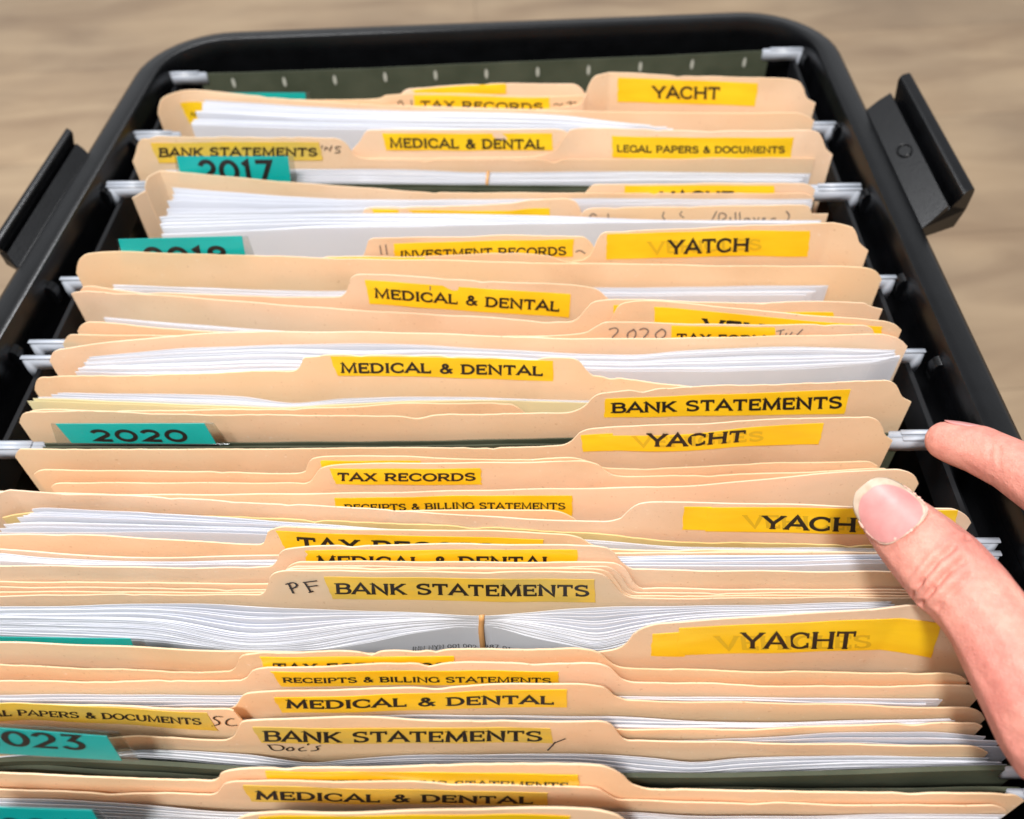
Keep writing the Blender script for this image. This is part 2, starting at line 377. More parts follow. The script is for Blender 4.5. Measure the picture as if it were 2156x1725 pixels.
F('f40', 'manila folder with the hindmost bright YACHT label on its right tab', [(1269, 156), (1444, 160), (1675, 166.6)], [(1120, 231), (1215, 222), (1232, 204), (1245, 170), (1257, 159), (1269, 156), (1444, 160), (1655, 166), (1680, 171), (1692, 184), (1698, 204), (1717, 217)], 'R', ZT,
  labels=[L([(1301, 163), (1596, 175), (1590, 223), (1300, 214)], 'YACHT', [(1374, 180), (1516, 183), (1514, 209), (1376, 206)])])
F('f39', 'tabless manila folder with a rounded top edge over papers, before the hindmost YACHT tab', [(357, 199), (733, 218), (1119, 231), (1444, 238), (1660, 238)], [(333, 240), (336, 220), (343, 206), (357, 199), (733, 218), (1119, 231), (1444, 238), (1672, 238), (1695, 243), (1714, 254)], 'LR', .012,
  labels=[L([(379, 217), (520, 226), (520, 262), (400, 262)], 'N', [(402, 235), (412, 236), (412, 245), (402, 244)])], front_of=1)
P('p39', 'white paper sheet in the hindmost stack, behind the LEGAL PAPERS tab on the right', 10, [(428, 213), (733, 231), (1136, 240), (1340, 262)], [(402, 262), (733, 270), (1000, 273), (1340, 272)], .004, xl=((428, 213), (400, 258)), xr=((1340, 262), (1420, 272)))
H('b', [(330, 276), (1720, 264)])
F('f37', 'manila folder with MEDICAL & DENTAL label between BANK STATEMENTS and LEGAL PAPERS tabs', [(779, 274), (1181, 272)], [(640, 330), (735, 322), (745, 312), (760, 294), (768, 280), (779, 274), (1181, 272), (1198, 282), (1210, 300), (1225, 310), (1400, 318)], zb=ZT,
  labels=[L([(805, 280.5), (1162, 280.5), (1164, 316), (813, 316)], 'MEDICAL & DENTAL', [(820, 290), (1146, 293), (1146, 313), (822, 310)])])
F('f38', 'manila folder with LEGAL PAPERS & DOCUMENTS label on its right tab', [(1238, 270), (1423, 275), (1712, 275)], [(1120, 332), (1170, 315), (1188, 288), (1204, 273), (1238, 270), (1423, 275), (1700, 275), (1722, 279), (1731, 290), (1739, 313), (1753, 326)], 'R', ZT,
  labels=[L([(1288, 286), (1671, 289), (1664, 337), (1289, 331)], 'LEGAL PAPERS & DOCUMENTS', [(1299, 304), (1652, 307), (1652, 321), (1299, 319)])])
F('f36', 'manila folder with BANK STATEMENTS label on a worn left tab, behind the 2017 index tab', [(306, 289), (442, 289), (697, 291)], [(279, 340), (286, 318), (290, 302), (296, 293), (306, 289), (442, 289), (697, 291), (715, 294), (732, 306), (745, 326), (773, 335), (850, 337), (1400, 335)], 'L', ZT,
  labels=[L([(316, 301), (671, 299), (680, 337), (335, 343)], 'BANK STATEMENTS', [(335, 311), (668, 311), (668, 328), (335, 330)], mat='faded_label')], scrib=[[(679, 306), (677, 311)], [(684, 316), (686, 308), (692, 314)], [(694, 318), (699, 306)], [(718, 309), (708, 308), (706, 313), (716, 316), (715, 321), (705, 321)]], chip=.0003)
P('p36', 'white paper sheet in the banded bundle behind the 2017 green hanging folder', 7, [(626, 355), (830, 356), (1017, 364), (1283, 362), (1700, 368)], [(626, 380), (1017, 382), (1283, 381), (1700, 383)], xr=((1705, 368), (1680, 380)))
H('c', [(300, 387), (711, 388), (1250, 392), (1720, 393)])
H('d0', [(300, 394), (711, 396), (1250, 400), (1720, 401)])
F('f35', 'manila folder with only a top strip of its right label visible, before the 2017 tab', [(1255, 389), (1444, 387), (1695, 387)], [(1180, 420), (1225, 412), (1238, 401), (1245, 392), (1255, 389), (1444, 387), (1690, 387), (1706, 391), (1716, 400)], 'R', ZT,
  labels=[L([(1315, 391), (1630, 391), (1632, 430), (1315, 430)], 'YACHT', [(1391, 402), (1545, 402), (1545, 428), (1391, 428)])])
F('f34', 'manila folder with rounded left corner overflowing with paper, right before the 2017 index tab', [(322, 367), (733, 394), (949, 406), (1221, 407), (1444, 407.5), (1688, 407)], [(306, 397), (308, 381), (313, 372), (322, 367), (733, 394), (949, 406), (1221, 407), (1444, 407.5), (1680, 407), (1700, 410), (1714, 418)], 'LR', .011)
P('p34', 'white paper sheet in the upper stack before the 2017 index tab', 10, [(360, 397), (733, 420), (949, 421), (1221, 418), (1712, 418)], [(345, 452), (733, 442), (949, 436), (1221, 432), (1712, 430)], .004, xl=((362, 397), (345, 440)))
F('f32', 'manila folder sunk between paper stacks, only a strip of its yellow middle label showing', [(793, 437), (1068, 430), (1119, 422), (1198, 418)], [(720, 470), (760, 455), (769, 441), (793, 437), (1068, 430), (1119, 422), (1190, 418), (1206, 421), (1218, 432), (1226, 455)], 'l', zb=.016,
  labels=[L([(785, 440), (1157, 438), (1157, 470), (790, 470)])])
F('f33', 'manila folder with pencil handwriting reading Rollover on its right tab', [(1255, 439), (1444, 436.5), (1702, 433)], [(1190, 480), (1214, 468), (1224, 452), (1233, 443), (1255, 439), (1444, 436), (1692, 433), (1704, 437), (1712, 464)], 'Rl', zb=.016,
  scrib=[[(1241, 456), (1247, 448), (1256, 453)], [(1280, 449), (1281, 460)], [(1400, 462), (1394, 455), (1398, 445)], [(1440, 458), (1430, 451), (1436, 444)], [(1499, 462), (1509, 444)], [(1513, 463), (1514, 447), (1527, 449), (1530, 457), (1517, 464)], [(1537, 456), (1538, 465)], [(1548, 446), (1549, 464)], [(1557, 446), (1558, 464)], [(1576, 458), (1566, 460), (1572, 466), (1577, 458), (1579, 466)], [(1586, 457), (1592, 466), (1598, 457)], [(1605, 463), (1613, 459), (1605, 458), (1606, 466), (1616, 466)], [(1624, 467), (1624, 459), (1634, 459)], [(1655, 444), (1663, 452), (1658, 464), (1651, 468)]])
P('p33', 'white paper sheet in the broad stack behind the 2018 index tab', 10, [(340, 455), (711, 450), (1153, 454), (1423, 465), (1720, 467)], [(338, 492), (711, 478), (1153, 471), (1423, 471), (1720, 472)], .004, xl=((342, 455), (338, 490)))
F('f30', 'manila folder with INVESTMENT RECORDS label on its middle tab', [(790, 502), (983, 499), (1221, 499)], [(600, 560), (755, 548), (769, 532), (773, 512), (780, 504), (790, 502), (983, 499), (1051, 496), (1225, 499), (1245, 510), (1256, 530), (1290, 545), (1500, 550)], 'l', zb=ZT,
  labels=[L([(829, 513), (1208, 503), (1206, 540), (832, 545)], 'INVESTMENT RECORDS', [(843, 527), (1192, 518), (1192, 536), (843, 545)])], scrib=[[(800, 516), (803, 535)], [(812, 514), (815, 535)], [(1212, 530), (1221, 525), (1232, 533)]])
F('f31', 'manila folder with misspelt YATCH label on its right tab', [(1276, 489), (1444, 482), (1593, 475), (1777, 473)], [(1100, 560), (1232, 547), (1250, 527), (1259, 503), (1266, 494), (1276, 489), (1444, 482), (1593, 475), (1774, 473), (1793, 478), (1803, 492), (1808, 510), (1828, 528)], 'Rl', ZT,
  labels=[L([(1278, 493), (1706, 486), (1700, 540), (1276, 546)], 'YATCH', [(1408, 504), (1578, 500), (1576, 529), (1408, 535)], ghost=[('VEHICLES', [(1365, 508), (1603, 503), (1603, 525), (1367, 534)])])])
F('f29', 'manila folder of which only a thin strip of tab and label shows before INVESTMENT RECORDS', [(690, 541), (900, 541), (1051, 535), (1160, 538)], [(600, 556), (672, 547), (690, 541), (900, 541), (1051, 534), (1150, 538), (1190, 550), (1300, 566)], 'l', zb=.017, labels=[L([(690, 541.5), (895, 541.5), (895, 560), (690, 560)])])
H('d', [(175, 592), (1830, 576)], soft=True, gap=.003)
F('f28', 'tall plain manila folder spanning the box before the 2018 index tab', [(186, 535), (733, 545), (1187, 555), (1444, 559), (1763, 562)], [(160, 575), (163, 556), (170, 544), (186, 535), (733, 545), (1187, 555), (1444, 559), (1763, 562), (1824, 565), (1843, 571), (1854, 583), (1861, 600)], 'LR', .012, chip=.00004)
P('p28', 'white paper sheet in the thin stack behind the tilted MEDICAL & DENTAL tab', 5, [(221, 599), (733, 613), (1245, 606), (1739, 601)], [(285, 612), (733, 626), (1245, 624), (1739, 622)], .004, xr=((1740, 601), (1700, 622)))
F('f27', 'manila folder with clearly tilted MEDICAL & DENTAL label sloping down to the right', [(186, 603), (286, 615), (714, 628), (1279, 633), (1500, 637)], [(168, 614), (177, 604), (190, 603), (286, 615), (690, 627), (714, 626), (727, 619), (733, 605), (737, 590), (744, 582), (756, 578.6), (1051, 594.6), (1221, 603), (1246, 607), (1262, 613), (1275, 625), (1290, 635), (1700, 640)], 'L',
  labels=[L([(769, 589), (1201, 619), (1199, 668), (778, 639)], 'MEDICAL & DENTAL', [(788, 606), (1179, 634), (1177, 655), (790, 626)])], scrib=[[(906, 601), (906, 611)]])
F('f26', 'manila folder with a yellow strip on its right tab, before the tilted MEDICAL label', [(184, 614), (340, 623), (733, 653), (1017, 668), (1198, 679), (1283, 631, ZT), (1600, 640, ZT), (1817, 638, ZT)], [(133, 657), (141, 634), (148, 620), (160, 615), (184, 614), (340, 623), (733, 653), (1017, 668), (1198, 679), (1216, 672), (1235, 650), (1250, 636), (1283, 631), (1600, 640), (1627, 636), (1817, 638), (1832, 645), (1858, 652)], 'LR',
  labels=[L([(1292, 642), (1755, 657), (1760, 690), (1292, 680)])])
P('p26', 'white paper sheet in the thin wedge left of the pencilled 2020 tab', 3, [(221, 668), (510, 691), (733, 706)], [(221, 674), (510, 697), (733, 712)], .005, xr=((733, 706), (760, 712)))
F('f25', 'manila folder with mostly hidden yellow label, only the top of a letter V showing', [(190, 679), (493, 699), (1357, 634, ZT), (1444, 640, ZT), (1627, 657, ZT), (1848, 676, ZT)], [(163, 698), (168, 688), (176, 682), (190, 679), (493, 699), (1000, 712), (1240, 704), (1286, 678), (1296, 652), (1317, 638), (1357, 634), (1444, 640), (1627, 657), (1848, 676), (1882, 683), (1898, 696)], 'LR',
  labels=[L([(1377, 646), (1858, 687), (1850, 722), (1377, 700)], 'VEHICLES', [(1482, 669), (1790, 697), (1790, 728), (1482, 702)])])
F('f24', 'manila folder with pencilled 2020 and TAX FORM label on its right tab', [(150, 706), (340, 707), (1276, 679, ZT), (1444, 683, ZT), (1828, 686, ZT)], [(132, 726), (138, 714), (150, 706), (340, 707), (1100, 710), (1232, 701), (1255, 688), (1276, 679), (1444, 683), (1815, 686), (1834, 691), (1842, 705)], 'LR',
  labels=[L([(1413, 685), (1632, 688), (1632, 724), (1413, 722)], 'TAX FORM', [(1425, 701), (1612, 705), (1612, 723), (1425, 720)])],
  scrib=[[(1282, 693), (1296, 688), (1304, 696), (1284, 713), (1310, 712)], [(1336, 692), (1320, 700), (1322, 714), (1336, 712), (1340, 698), (1332, 692)], [(1346, 693), (1358, 689), (1368, 697), (1350, 714), (1372, 713)], [(1394, 691), (1378, 702), (1384, 714), (1400, 708), (1402, 696), (1392, 691)], [(1634, 697), (1652, 693)], [(1644, 696), (1641, 708)], [(1656, 700), (1652, 708), (1662, 706), (1668, 698)], [(1690, 692), (1672, 710)]])
F('f23', 'bulging manila folder with wavy top edge around thick papers, before the TAX FORM tab', [(129, 736), (204, 725), (374, 707), (510, 700), (733, 699), (949, 705), (1221, 713.5), (1423, 713.5), (1627, 708), (1850, 705)], [(104, 761), (108, 748), (116, 740), (129, 736), (204, 725), (374, 707), (510, 700), (733, 699), (949, 705), (1221, 713.5), (1423, 713.5), (1627, 708), (1850, 705), (1884, 711), (1903, 722), (1917, 739)], 'LR', .011, chip=.00005)
P('p23', 'white paper sheet in the wavy stack behind the ragged MEDICAL & DENTAL tab', 13, [(187, 754), (408, 734), (711, 725), (813, 725), (1017, 734), (1323, 746), (1444, 737), (1661, 729), (1879, 735)], [(165, 785), (374, 787), (622, 778), (1000, 772), (1240, 780), (1423, 782), (1824, 769), (1885, 757)], xl=((187, 754), (162, 785)), xr=((1879, 735), (1892, 757)))
F('f22', 'manila folder with MEDICAL & DENTAL label on a middle tab with torn upper edge', [(90, 795), (170, 792), (340, 790), (612, 782), (1252, 793), (1444, 814), (1500, 817)], [(73, 822), (75, 806), (80, 799), (90, 795), (170, 792), (340, 790), (612, 782), (630, 775), (639, 756), (646, 752), (676, 751), (682, 748), (733, 747.5), (760, 751), (784, 748), (881, 749), (1096, 755), (1106, 759), (1130, 756), (1164, 753), (1198, 754), (1221, 763), (1232, 778), (1252, 793), (1444, 814), (1700, 830)], 'L',
  labels=[L([(695, 750), (1165, 759), (1165, 802), (711, 790)], 'MEDICAL & DENTAL', [(717, 763), (1143, 770), (1143, 790), (719, 784)])], chip=.0003)
P('p22', 'white or yellow paper sheet in the low stack behind the 2020 index tab', 7, [(131, 829), (340, 832), (510, 839), (622, 851), (733, 840), (881, 836), (1051, 839), (1221, 844)], [(65, 842), (340, 852), (578, 861), (733, 852), (881, 846), (1051, 844), (1221, 848)], .004, xl=((131, 829), (62, 842)), mats={6: 'yellow_paper', 5: 'yellow_paper'})
F('f22f', 'front', [(95, 863), (340, 866), (711, 859), (881, 850), (1060, 850)], [(58, 870), (70, 865), (95, 863), (340, 866), (711, 859), (881, 850), (1072, 850), (1090, 858), (1109, 873)], 'R', .004, front_of='f22')
F('f21', 'manila folder with tilted BANK STATEMENTS label on its right tab, behind the 2020 index tab', [(61, 868), (238, 868), (340, 872), (733, 876), (1051, 873), (1170, 871), (1444, 817, ZT), (1865, 801, ZT)], [(41, 890), (44, 877), (50, 871), (61, 868), (238, 868), (340, 872), (733, 876), (1051, 873), (1187, 870), (1218, 862), (1237, 850), (1249, 836), (1269, 827), (1444, 816), (1661, 809), (1797, 803.6), (1860, 801), (1878, 806), (1888, 813), (1895, 826), (1900, 838), (1919, 848)], 'LR',
  labels=[L([(1274, 839), (1790, 819), (1778, 870), (1272, 878)], 'BANK STATEMENTS', [(1288, 847), (1773, 833), (1771, 858), (1288, 868)])], chip=.0003)
H('f', [(60, 935), (340, 934), (733, 932), (949, 929), (1210, 924), (1861, 913)], gap=.0015)
H('g0', [(60, 943), (340, 942), (733, 941), (1210, 936), (1900, 926)], zb=.0005, gap=.0015)
F('f20', 'manila folder with faded taped YACHT label right in front of the 2020 index tab', [(44, 947), (340, 947), (733, 944), (949, 944), (1119, 941), (1181, 939), (1444, 895, ZT), (1593, 885, ZT), (1824, 880, ZT)], [(31, 962), (36, 952), (44, 947), (340, 947), (733, 944), (949, 944), (1119, 941), (1181, 939), (1206, 928), (1218, 914), (1232, 907), (1255, 903), (1444, 895), (1593, 885), (1824, 880), (1845, 885), (1858, 899), (1864, 917), (1879, 928)], 'LR',
  labels=[L([(1223, 916), (1290, 912), (1292, 948), (1227, 950)]), L([(1262, 917), (1734, 890), (1724, 934), (1290, 947)], 'YACHT', [(1365, 910), (1570, 904), (1566, 928), (1365, 938)], ghost=[('VEHICLES', [(1333, 916), (1608, 906), (1606, 926), (1336, 938)])])], chip=.0002)
F('f19', 'manila folder with a thin strip of yellow label, right behind TAX RECORDS in the middle', [(95, 990), (340, 994), (636, 997), (1300, 989), (1444, 985), (1593, 976), (1810, 973)], [(71, 1000), (80, 993), (95, 990), (340, 994), (625, 997), (643, 993), (650, 974), (660, 966), (690, 962), (733, 961), (854, 963), (932, 966), (1068, 969), (1194, 964), (1232, 971), (1255, 982), (1280, 988), (1444, 985), (1593, 976), (1824, 973), (1848, 982)], 'LR',
  labels=[L([(675, 969), (885, 970), (885, 990), (680, 990)])])
F('f18', 'manila folder with small fully readable TAX RECORDS label on its middle tab', [(130, 1017), (640, 1017), (1323, 1005), (1444, 1002), (1763, 993), (1850, 988)], [(108, 1026), (116, 1019), (130, 1017), (635, 1017), (653, 1012), (665, 998), (677, 985.5), (700, 980), (733, 978), (1051, 974), (1225, 972), (1258, 979), (1275, 993), (1298, 1003), (1323, 1005), (1444, 1002), (1763, 993), (1862, 987), (1875, 994)], 'LR',
  labels=[L([(694, 985.5), (1012, 985), (1014, 1019), (707, 1018)], 'TAX RECORDS', [(711, 994), (1001, 994), (1001, 1010), (711, 1011)])])
F('f17', 'manila folder with thick pale edge and RECEIPTS & BILLING STATEMENTS label, under the thumb tip shadow', [(0, 1035), (340, 1043), (733, 1040), (983, 1033), (1444, 1024), (1661, 1006), (1848, 990), (1885, 989)], [(-120, 1034), (0, 1035), (340, 1043), (733, 1040), (983, 1033), (1444, 1024), (1661, 1006), (1848, 990), (1885, 989), (1910, 994), (1926, 1003), (1934, 1018)], 'R', .014, chip=.00003,
  labels=[L([(704, 1048), (1205, 1043), (1205, 1088), (710, 1094)], 'RECEIPTS & BILLING STATEMENTS', [(725, 1060), (1190, 1057), (1190, 1071), (727, 1074)])])
F('f16', 'manila folder showing only a curved tab top, left of the YACHT tab under the thumb', [(847, 1078), (1004, 1074), (1170, 1076)], [(600, 1100), (800, 1092), (830, 1082), (847, 1078), (1004, 1074), (1150, 1075), (1175, 1078), (1204, 1090), (1225, 1104), (1500, 1110)], zb=.016)
F('f15', 'manila folder with taped YACHT label touched by the thumb', [(0, 1038), (306, 1047), (733, 1070), (949, 1083), (1272, 1100), (1374, 1057, ZT), (1444, 1058, ZT), (2000, 1071, ZT)], [(-120, 1037), (0, 1038), (306, 1047), (733, 1070), (949, 1083), (1272, 1100), (1308, 1092), (1323, 1076), (1347, 1061), (1374, 1057), (1444, 1058), (1804, 1068), (2000, 1071), (2022, 1078), (2040, 1092), (2047, 1106)], 'R', chip=.0001,
  labels=[L([(1440, 1066), (1500, 1067), (1498, 1116), (1436, 1114)]), L([(1488, 1067), (2018, 1073), (2005, 1128), (1484, 1117)], 'YACHT', [(1608, 1083), (1848, 1089), (1846, 1120), (1604, 1111)], ghost=[('VEHICLES', [(1566, 1082), (1850, 1088), (1848, 1116), (1570, 1109)])])])
F('f15f', 'aged yellowed front panel', [(333, 1084), (711, 1098), (1255, 1124), (1444, 1143), (1559, 1144), (1831, 1149)], [(150, 1080), (333, 1084), (711, 1098), (1255, 1124), (1444, 1143), (1559, 1144), (1831, 1149), (1900, 1150)], zb=.008, mat='aged_manila', front_of='f15', chip=.0003)
P('p15', 'white paper sheet in the stack behind the larger TAX RECORDS tab left of the thumb', 15, [(68, 1070), (340, 1083), (733, 1109), (1240, 1138), (1444, 1152), (1850, 1158)], [(0, 1121), (204, 1121), (558, 1126), (1240, 1143), (1444, 1158), (1850, 1164)], xl=((68, 1070), (-20, 1118)))
F('f14', 'manila folder with large cut off TAX RECORDS label sloping down to the right', [(0, 1127), (122, 1127), (306, 1134), (554, 1148), (1423, 1157), (1850, 1160)], [(-120, 1127), (0, 1127), (122, 1127), (306, 1134), (545, 1148), (558, 1142), (561, 1125), (569, 1118), (578, 1114.5), (598, 1111), (711, 1114.5), (1187, 1126), (1221, 1133), (1244, 1147), (1270, 1156), (1423, 1159), (1850, 1163)], '',
  labels=[L([(582, 1117), (1145, 1135), (1140, 1176), (602, 1158)], 'TAX RECORDS', [(625, 1129), (1092, 1145), (1088, 1170), (630, 1156)])])
F('f14f', 'front panel', [(0, 1157), (150, 1168), (289, 1176), (450, 1173), (592, 1169), (1300, 1167), (1423, 1164), (1850, 1165)], [(-120, 1150), (0, 1157), (150, 1168), (289, 1176), (450, 1173), (592, 1169), (1300, 1167), (1423, 1164), (1850, 1165)], '', .008, front_of='f14', chip=.00004)
P('p14', 'white paper sheet in the thin stack behind the lower cut off MEDICAL & DENTAL tab', 6, [(0, 1167), (102, 1177), (340, 1184), (578, 1180), (1320, 1172), (1444, 1169), (1850, 1168)], [(0, 1183), (102, 1187), (340, 1190), (578, 1188), (1320, 1192), (1423, 1192), (1850, 1186)], .004)
F('f13', 'manila folder with MEDICAL & DENTAL label cut off below, behind the PF BANK STATEMENTS tab', [(0, 1193), (238, 1194), (367, 1198), (570, 1192), (1334, 1200), (1444, 1203), (1875, 1205)], [(-120, 1193), (0, 1193), (238, 1194), (367, 1198), (565, 1194), (582, 1184), (588, 1167), (596, 1159), (608, 1155), (680, 1150), (711, 1150), (740, 1153), (779, 1148.5), (1250, 1150), (1275, 1153), (1292, 1164), (1310, 1186), (1334, 1200), (1444, 1203), (1875, 1205)], '',
  labels=[L([(639, 1158), (1215, 1157), (1215, 1202), (650, 1204)], 'MEDICAL & DENTAL', [(667, 1169), (1168, 1170), (1168, 1195), (670, 1195)])])
F('f12', 'plain manila folder nested behind the PF BANK STATEMENTS tab, third from it', [(0, 1225), (561, 1230), (1354, 1239), (1444, 1240), (1875, 1243)], [(-120, 1224), (0, 1225), (561, 1230), (585, 1226), (598, 1206), (612, 1191), (635, 1184), (711, 1184), (1240, 1186), (1290, 1187), (1306, 1191), (1323, 1204), (1336, 1227), (1354, 1239), (1444, 1240), (1900, 1243)])
F('f11', 'plain manila folder nested behind the PF BANK STATEMENTS tab, second from it', [(0, 1237), (561, 1242), (1340, 1250), (1444, 1250), (1875, 1250)], [(-120, 1236), (0, 1237), (561, 1242), (578, 1236), (590, 1214), (604, 1200), (628, 1193), (711, 1193), (1240, 1195), (1275, 1195), (1292, 1201), (1310, 1217), (1323, 1239), (1340, 1249), (1444, 1250), (1900, 1250)])
F('f10', 'plain manila folder nested right behind the PF BANK STATEMENTS tab', [(0, 1247), (561, 1248), (1332, 1255), (1444, 1256), (1875, 1255)], [(-120, 1246), (0, 1247), (555, 1248), (568, 1242), (578, 1220), (592, 1207), (616, 1198.5), (711, 1198), (1240, 1200), (1262, 1201), (1282, 1207), (1300, 1226), (1314, 1246), (1332, 1254), (1444, 1256), (1900, 1255)])
F('f9', 'manila folder with handwritten PF and BANK STATEMENTS label on its middle tab', [(0, 1257), (238, 1253), (555, 1253), (1338, 1260), (1444, 1261), (1933, 1259)], [(-120, 1259), (0, 1257), (238, 1253), (545, 1253), (560, 1243), (567, 1220), (573, 1211), (583, 1206), (602, 1203.5), (733, 1203), (1000, 1206), (1242, 1206), (1264, 1209), (1280, 1217), (1296, 1236), (1313, 1253), (1338, 1260), (1444, 1261), (1940, 1259)], '',
  labels=[L([(682, 1214), (1252, 1219), (1254, 1267), (700, 1260)], 'BANK STATEMENTS', [(706, 1226), (1240, 1230), (1240, 1254), (708, 1249)], mat='faded_label')],
  scrib=[[(608, 1228), (618, 1248)], [(601, 1229), (618, 1224), (626, 1230), (622, 1236), (610, 1238)], [(642, 1226), (655, 1246)], [(638, 1225), (668, 1221)], [(646, 1234), (669, 1231)], [(650, 1246), (660, 1243)]])
P('prb', 'white paper sheet in the rubber banded bundle of statements', 26, [(0, 1279), (374, 1271), (733, 1285), (900, 1292), (1017, 1297), (1100, 1292), (1200, 1283), (1444, 1278), (1875, 1269)], [(0, 1338), (300, 1350), (450, 1366), (535, 1374), (650, 1371), (770, 1354), (880, 1332), (1012, 1319), (1120, 1342), (1200, 1360), (1255, 1371), (1330, 1356), (1500, 1335), (1875, 1318)], xr=((1880, 1269), (1890, 1290)))
H('h', [(0, 1392), (2050, 1380)], soft=True, gap=.004)
F('f8', 'manila folder with the largest bright taped YACHT label, beside the hand', [(0, 1355), (320, 1364), (534, 1374), (1391, 1313, ZT), (1579, 1300, ZT), (1763, 1290, ZT), (1940, 1279, ZT)], [(-120, 1353), (0, 1355), (320, 1364), (534, 1374), (900, 1380), (1240, 1376), (1290, 1369), (1317, 1357), (1334, 1335), (1357, 1321), (1391, 1313), (1444, 1310), (1579, 1300), (1763, 1290), (1960, 1278), (1995, 1280)], '', chip=.00006,
  labels=[L([(1373, 1334), (1442, 1329), (1442, 1381), (1370, 1380)]), L([(1429, 1321), (1982, 1311), (1960, 1383), (1425, 1378)], 'YACHT', [(1562, 1328), (1802, 1326), (1796, 1364), (1562, 1362)], ghost=[('VEHICLES', [(1506, 1336), (1834, 1334), (1832, 1362), (1512, 1366)])])])
F('f7', 'manila folder with half hidden TAX FORM 1099 label on a frayed middle tab', [(0, 1401), (136, 1408), (374, 1415), (480, 1415), (1315, 1408), (1444, 1411), (2000, 1420)], [(-120, 1396), (0, 1401), (136, 1408), (374, 1415), (480, 1415), (497, 1406), (503, 1389), (512, 1381), (524, 1378), (558, 1376), (711, 1373), (950, 1368), (1204, 1368), (1240, 1371), (1262, 1378), (1278, 1391), (1292, 1402), (1315, 1408), (1444, 1411), (2000, 1420), (2022, 1424), (2036, 1433)], 'R',
  labels=[L([(547, 1382), (956, 1380), (956, 1416), (560, 1418)], 'TAX FORM 1099', [(575, 1394), (940, 1392), (940, 1412), (575, 1414)])], chip=.0003)
F('f6', 'manila folder with fully readable RECEIPTS & BILLING STATEMENTS label on a middle tab', [(0, 1434), (306, 1436), (500, 1435), (1340, 1438), (1444, 1441), (1627, 1446), (2035, 1446)], [(-120, 1434), (0, 1434), (306, 1436), (500, 1435), (520, 1428), (530, 1415), (540, 1410), (558, 1407), (733, 1402), (915, 1398), (1221, 1397), (1255, 1398), (1278, 1404), (1294, 1416), (1308, 1430), (1340, 1438), (1444, 1441), (1627, 1446), (2035, 1446), (2054, 1451), (2068, 1460)], 'R',
  labels=[L([(571, 1413), (1176, 1413), (1176, 1441), (592, 1444)], 'RECEIPTS & BILLING STATEMENTS', [(595, 1424), (1160, 1425), (1160, 1437), (597, 1435)])], chip=.0003)
P('p6', 'white paper sheet in the thin stack behind the MEDICAL & DENTAL tab above LEGAL PAPERS', 5, [(0, 1463), (238, 1462), (503, 1464), (1300, 1467), (1423, 1468), (1980, 1475)], [(0, 1482), (238, 1485), (503, 1485), (1300, 1473), (1423, 1475), (1980, 1484)], xr=((1981, 1475), (1940, 1484)))
F('f5', 'manila folder with MEDICAL & DENTAL label right above the Doc s handwriting tab', [(200, 1493), (480, 1493), (1325, 1476), (1444, 1479), (2035, 1491)], [(-120, 1490), (200, 1493), (480, 1493), (498, 1486), (503, 1473), (509, 1466), (520, 1462), (544, 1460), (711, 1454), (1153, 1442), (1238, 1441), (1262, 1445), (1280, 1454), (1293, 1467), (1325, 1476), (1444, 1479), (2030, 1491), (2052, 1495), (2066, 1503), (2073, 1514)], 'R',
  labels=[L([(575, 1467), (1193, 1451), (1193, 1488), (595, 1499)], 'MEDICAL & DENTAL', [(602, 1471), (1166, 1463), (1166, 1481), (604, 1489)])], chip=.0002)
P('p5', 'white paper sheet in the sliver right of the Doc s handwriting tab', 4, [(1290, 1510), (1357, 1513), (1444, 1517), (1570, 1522), (1763, 1520), (2001, 1517)], [(1303, 1531), (1444, 1532), (1763, 1527), (2001, 1520)], .004, xr=((2003, 1517), (1985, 1520)))
F('f4', 'manila folder with LEGAL PAPERS & DOCUMENTS label and SC handwriting on its worn left tab', [(0, 1483, ZT), (238, 1488, ZT), (470, 1493, ZT), (1303, 1538), (1444, 1537), (1763, 1530), (2049, 1523)], [(-120, 1481), (0, 1483), (238, 1488), (476, 1493.5), (492, 1497), (504, 1506), (513, 1522), (530, 1540), (600, 1550), (1000, 1546), (1303, 1538), (1444, 1537), (1763, 1530), (2049, 1523), (2068, 1529)], 'R',
  labels=[L([(-140, 1484), (436, 1500), (459, 1537), (-130, 1516)], 'LEGAL PAPERS & DOCUMENTS', [(-88, 1498), (422, 1510), (425, 1524), (-84, 1510)], mat='faded_label')],
  scrib=[[(470, 1508), (455, 1506), (448, 1511), (460, 1516), (464, 1523), (446, 1527)], [(494, 1512), (482, 1511), (474, 1520), (482, 1527), (500, 1525)]], chip=.0003)
P('p4', 'white paper sheet in the crumpled stack at the lower right, above the green folder', 4, [(1480, 1561), (1559, 1557), (1763, 1544), (1933, 1542), (2069, 1551)], [(1480, 1568), (1763, 1563), (2069, 1570)], .004, xr=((2070, 1551), (2140, 1580)))
